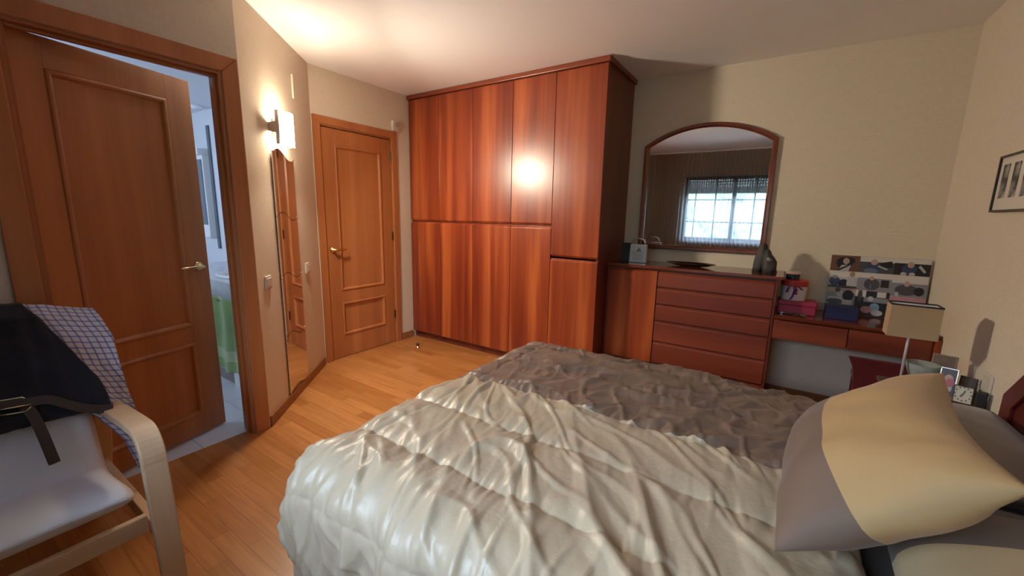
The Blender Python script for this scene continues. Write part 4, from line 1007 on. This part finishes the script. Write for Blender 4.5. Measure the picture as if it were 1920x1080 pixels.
def strap(path, wd, t, up=V((0, 0, 1))):
    mb = MB(); n = len(path); vs = []
    for i, p in enumerate(path):
        p = V(p); d = (V(path[min(i+1, n-1)])-V(path[max(i-1, 0)])).normalized(); nn_ = V((.87, 0, .5)); w__ = d.cross(nn_).normalized(); ww = wd*(1 if i < n-1 else .45)
        vs += [p+w__*ww/2+nn_*t, p-w__*ww/2+nn_*t, p-w__*ww/2, p+w__*ww/2]
    fs = [(0, 1, 2, 3), (4*n-4, 4*n-1, 4*n-2, 4*n-3)]
    for i in range(n-1):
        for k in range(4): fs.append((4*i+k, 4*i+(k+1) % 4, 4*i+4+(k+1) % 4, 4*i+4+k))
    return mb.add(vs, fs)
def smoothp(pts, k=3):
    for _ in range(k):
        q = [V(pts[0])]
        for a, b_ in zip(pts, pts[1:]): a, b_ = V(a), V(b_); q += [a.lerp(b_, .25), a.lerp(b_, .75)]
        q.append(V(pts[-1])); pts = q
    return pts
lea = plain('brown_leather', (.028, .017, .015), .5, bump=.2, bscale=150)
mb = strap(smoothp([(-2.062, -.05, .69), (-2.055, .10, .685), (-2.045, .17, .668), (-2.035, .22, .668), (-2.022, .26, .632), (-2.008, .31, .598), (-2.004, .365, .582)]), .030, .004)
bl = build('belt', mb, lea, r, smooth=False)
mb = strap(smoothp([(-2.045, .165, .665), (-2.02, .178, .63), (-1.99, .186, .575), (-1.960, .192, .51), (-1.945, .196, .470)]), .028, .004); build('belt_end', mb, lea, r)
bk = []
for (y, z) in ((.108, .652), (.165, .645), (.178, .655), (.180, .672), (.165, .688), (.108, .694)): bk.append((-2.038-.58*(z-.66), y, z))
mb = MB().tube(bk+[bk[0]], .0028, 8); mb.tube([(-2.03, .108, .672), (-2.03, .178, .665)], .002, 6); build('buckle', mb, plain('pale_brass', (.75, .70, .45), .25, metal=1), bl, smooth=True)

# ------------------------------------------------------------------ window, shutter, curtain
r = struct(root('window_1', ((WX[0]+WX[1])/2, YW-.1, WZ[0]), 'sliding window with roller shutter, seen in the arched mirror', 'window')); del r['category']
M['alu'] = plain('grey_frame', (.10, .11, .12), .4)
y0, y1 = YW-.10, YW-.05; xm = -.745; mb = MB()
mb.box(WX[0], WX[1], y0, y1, WZ[0], WZ[0]+.05); mb.box(WX[0], WX[1], y0, y1, WZ[1]-.05, WZ[1]); mb.box(WX[0], WX[0]+.05, y0, y1, WZ[0]+.05, WZ[1]-.05); mb.box(WX[1]-.05, WX[1], y0, y1, WZ[0]+.05, WZ[1]-.05); mb.box(xm-.03, xm+.03, y0, y1, WZ[0]+.05, WZ[1]-.05)
build('window_frame', mb, 'alu', r, bevel=.003)
mb = MB()
for x in (-1.33, -1.02, -.45, -.22): mb.box(x-.011, x+.011, y0+.02, y0+.03, WZ[0]+.05, WZ[1]-.05)
for z in (1.27, 1.64): mb.box(WX[0]+.05, xm-.03, y0+.02, y0+.03, z-.011, z+.011); mb.box(xm+.03, WX[1]-.05, y0+.02, y0+.03, z-.011, z+.011)
build('glazing_bars', mb, 'alu', r)
gm, nt, b = newmat('clear_glass'); nt.nodes.remove(b); tr = N(nt, 'ShaderNodeBsdfTransparent'); gl_ = N(nt, 'ShaderNodeBsdfGlossy', Roughness=.02); fz = N(nt, 'ShaderNodeFresnel', IOR=1.3); mxs = N(nt, 'ShaderNodeMixShader')
nt.links.new(fz.outputs[0], mxs.inputs[0]); nt.links.new(tr.outputs[0], mxs.inputs[1]); nt.links.new(gl_.outputs[0], mxs.inputs[2]); nt.links.new(mxs.outputs[0], nt.nodes['Material Output'].inputs[0])
for xa, xb in ((WX[0]+.05, xm-.03), (xm+.03, WX[1]-.05)):
    mb = MB(); mb.add([(xa, y0+.01, WZ[0]+.05), (xb, y0+.01, WZ[0]+.05), (xb, y0+.01, WZ[1]-.05), (xa, y0+.01, WZ[1]-.05)], [(0, 1, 2, 3)]); build('pane', mb, gm, r)
mb = MB(); z = 1.745
while z < WZ[1]:
    mb.box(WX[0]+.01, WX[1]-.01, YW-.135, YW-.12, z, min(z+.040, WZ[1]))
    if z > 1.80:
        x = WX[0]+.01
        while x < WX[1]-.02: mb.box(x, x+.024, YW-.13, YW-.125, z+.040, z+.046); x += .036
        z += .046
    else: z += .041
build('roller_shutter', mb, plain('shutter_slats', (.45, .47, .50), .5), r)
mb = MB(); mb.box(WX[0]-.03, WX[1]+.03, YW-.01, YW+.04, WZ[0]-.03, WZ[0]); build('window_sill', mb, 'marble', r, bevel=.004)
# sheer curtain
sm, nt, b = newmat('sheer_voile'); nt.nodes.remove(b)
tr = N(nt, 'ShaderNodeBsdfTransparent'); df = N(nt, 'ShaderNodeBsdfDiffuse'); df.inputs[0].default_value = (.035, .028, .022, 1); tl = N(nt, 'ShaderNodeBsdfTranslucent'); tl.inputs[0].default_value = (.34, .36, .38, 1)
a1 = N(nt, 'ShaderNodeMixShader'); a1.inputs[0].default_value = .65; a2 = N(nt, 'ShaderNodeMixShader')
geo = N(nt, 'ShaderNodeNewGeometry'); lw = N(nt, 'ShaderNodeLayerWeight', Blend=.35); ma = N(nt, 'ShaderNodeMapRange'); ma.inputs[3].default_value = .45; ma.inputs[4].default_value = .92
nt.links.new(lw.outputs['Facing'], ma.inputs[0]); nt.links.new(ma.outputs[0], a2.inputs[0])
nt.links.new(df.outputs[0], a1.inputs[1]); nt.links.new(tl.outputs[0], a1.inputs[2]); nt.links.new(tr.outputs[0], a2.inputs[1]); nt.links.new(a1.outputs[0], a2.inputs[2]); nt.links.new(a2.outputs[0], nt.nodes['Material Output'].inputs[0])
r = root('sheer_curtain', (-.85, YW+.09, 0), 'brown sheer curtain across the window, reflected in the arched mirror', 'curtain')
mb = MB(); n = 900; vs = []
for k in range(n+1):
    x = -2.40+3.15*k/n; y = YW+.09+.016*math.sin(x*110+1.5*math.sin(x*7))
    vs += [V((x, y, .02)), V((x, y, 2.40))]
mb.add(vs, [(2*k, 2*k+2, 2*k+3, 2*k+1) for k in range(n)]); build('voile', mb, sm, r, smooth=True)
mb = MB().tube([(-2.45, YW+.09, 2.41), (.78, YW+.09, 2.41)], .012, 10); build('curtain_rail', mb, 'white_plastic', r, smooth=True)

# outside
mb = MB(); mb.box(-9, 8, -12, YW-.2, -.5, -.4); struct(build('ground_outside', mb, plain('garden_ground', (.35, .34, .30), .9, var=.2)), 'garden ground beyond the window')
def hg(u, v):
    x = -8+15*u; z = -.4+2.8*v; return V((x, -5.0+.25*noise.noise(V((x*2, z*2, 1)))+.12*noise.noise(V((x*7, z*7, 3))), z+.15*noise.noise(V((x*1.5, 0, 0)))*v))
mb = MB().grid(hg, 150, 24); hd = build('garden_hedge', mb, plain('hedge_leaves', (.09, .15, .12), .8, var=.5), smooth=True, solid=.4)
tag(hd, 'pale green hedge outside, reflected through the window', 'hedge')

# world and daylight portal
W = bpy.data.worlds.new('World'); S.world = W; W.use_nodes = True; nt = W.node_tree; bg = nt.nodes['Background']
tc = N(nt, 'ShaderNodeTexCoord'); sp = N(nt, 'ShaderNodeSeparateXYZ'); cr = N(nt, 'ShaderNodeValToRGB'); mr = N(nt, 'ShaderNodeMapRange'); mr.inputs[1].default_value = -.1; mr.inputs[2].default_value = .7
nt.links.new(tc.outputs['Generated'], sp.inputs[0]); nt.links.new(sp.outputs[2], mr.inputs[0]); nt.links.new(mr.outputs[0], cr.inputs[0]); nt.links.new(cr.outputs[0], bg.inputs[0])
cr.color_ramp.elements[0].color = (.74, .87, 1, 1); cr.color_ramp.elements[1].color = (.58, .74, 1, 1)
bg.inputs[1].default_value = 31
L = bpy.data.lights.new('window_portal', 'AREA'); L.shape = 'RECTANGLE'; L.size = WX[1]-WX[0]; L.size_y = WZ[1]-WZ[0]-.02
L.cycles.is_portal = True
lo = bpy.data.objects.new('window_portal', L); COL.objects.link(lo); lo.location = ((WX[0]+WX[1])/2, YW-.17, (WZ[0]+WZ[1])/2); lo.rotation_euler = (PI/2, 0, 0)
# area light -Z must face the room (+Y)
lo.rotation_euler = (-PI/2, 0, PI)
# bluish fill light added out of view to brighten the bathroom
L = bpy.data.lights.new('bathroom_fill', 'AREA'); L.shape = 'RECTANGLE'; L.size = .9; L.size_y = .7; L.energy = 17; L.color = (.62, .78, 1)
lo = bpy.data.objects.new('bathroom_fill', L); COL.objects.link(lo); lo.location = (-4.6, -.33, 1.6); lo.rotation_euler = (PI/2, 0, 0)

# ------------------------------------------------------------------ camera
cam = bpy.data.cameras.new('Camera'); co = bpy.data.objects.new('Camera', cam); COL.objects.link(co); S.camera = co
cam.sensor_width = 36; cam.lens = 763.48/1920*36; cam.clip_start = .02
yaw, pit, rol = math.radians(33.3166), math.radians(10.1656), math.radians(1.1873)
fw = V((-math.sin(yaw)*math.cos(pit), math.cos(yaw)*math.cos(pit), -math.sin(pit))); rt = V((math.cos(yaw), math.sin(yaw), 0)); up = rt.cross(fw)
r2 = rt*math.cos(rol)+up*math.sin(rol); u2 = -rt*math.sin(rol)+up*math.cos(rol)
mm = Matrix((r2, u2, -fw)).transposed().to_4x4(); mm.translation = V((0, 0, 1.32)); co.matrix_world = mm

S.view_settings.view_transform = 'Standard'; S.view_settings.look = 'None'; S.view_settings.gamma = 1; S.view_settings.use_curve_mapping = False
S.view_settings.exposure = .72
S.cycles.use_denoising = True
S.cycles.max_bounces = 10; S.cycles.diffuse_bounces = 7; S.cycles.glossy_bounces = 5; S.cycles.transparent_max_bounces = 16
S.cycles.sample_clamp_indirect = 8
S.cycles.caustics_reflective = False; S.cycles.caustics_refractive = False
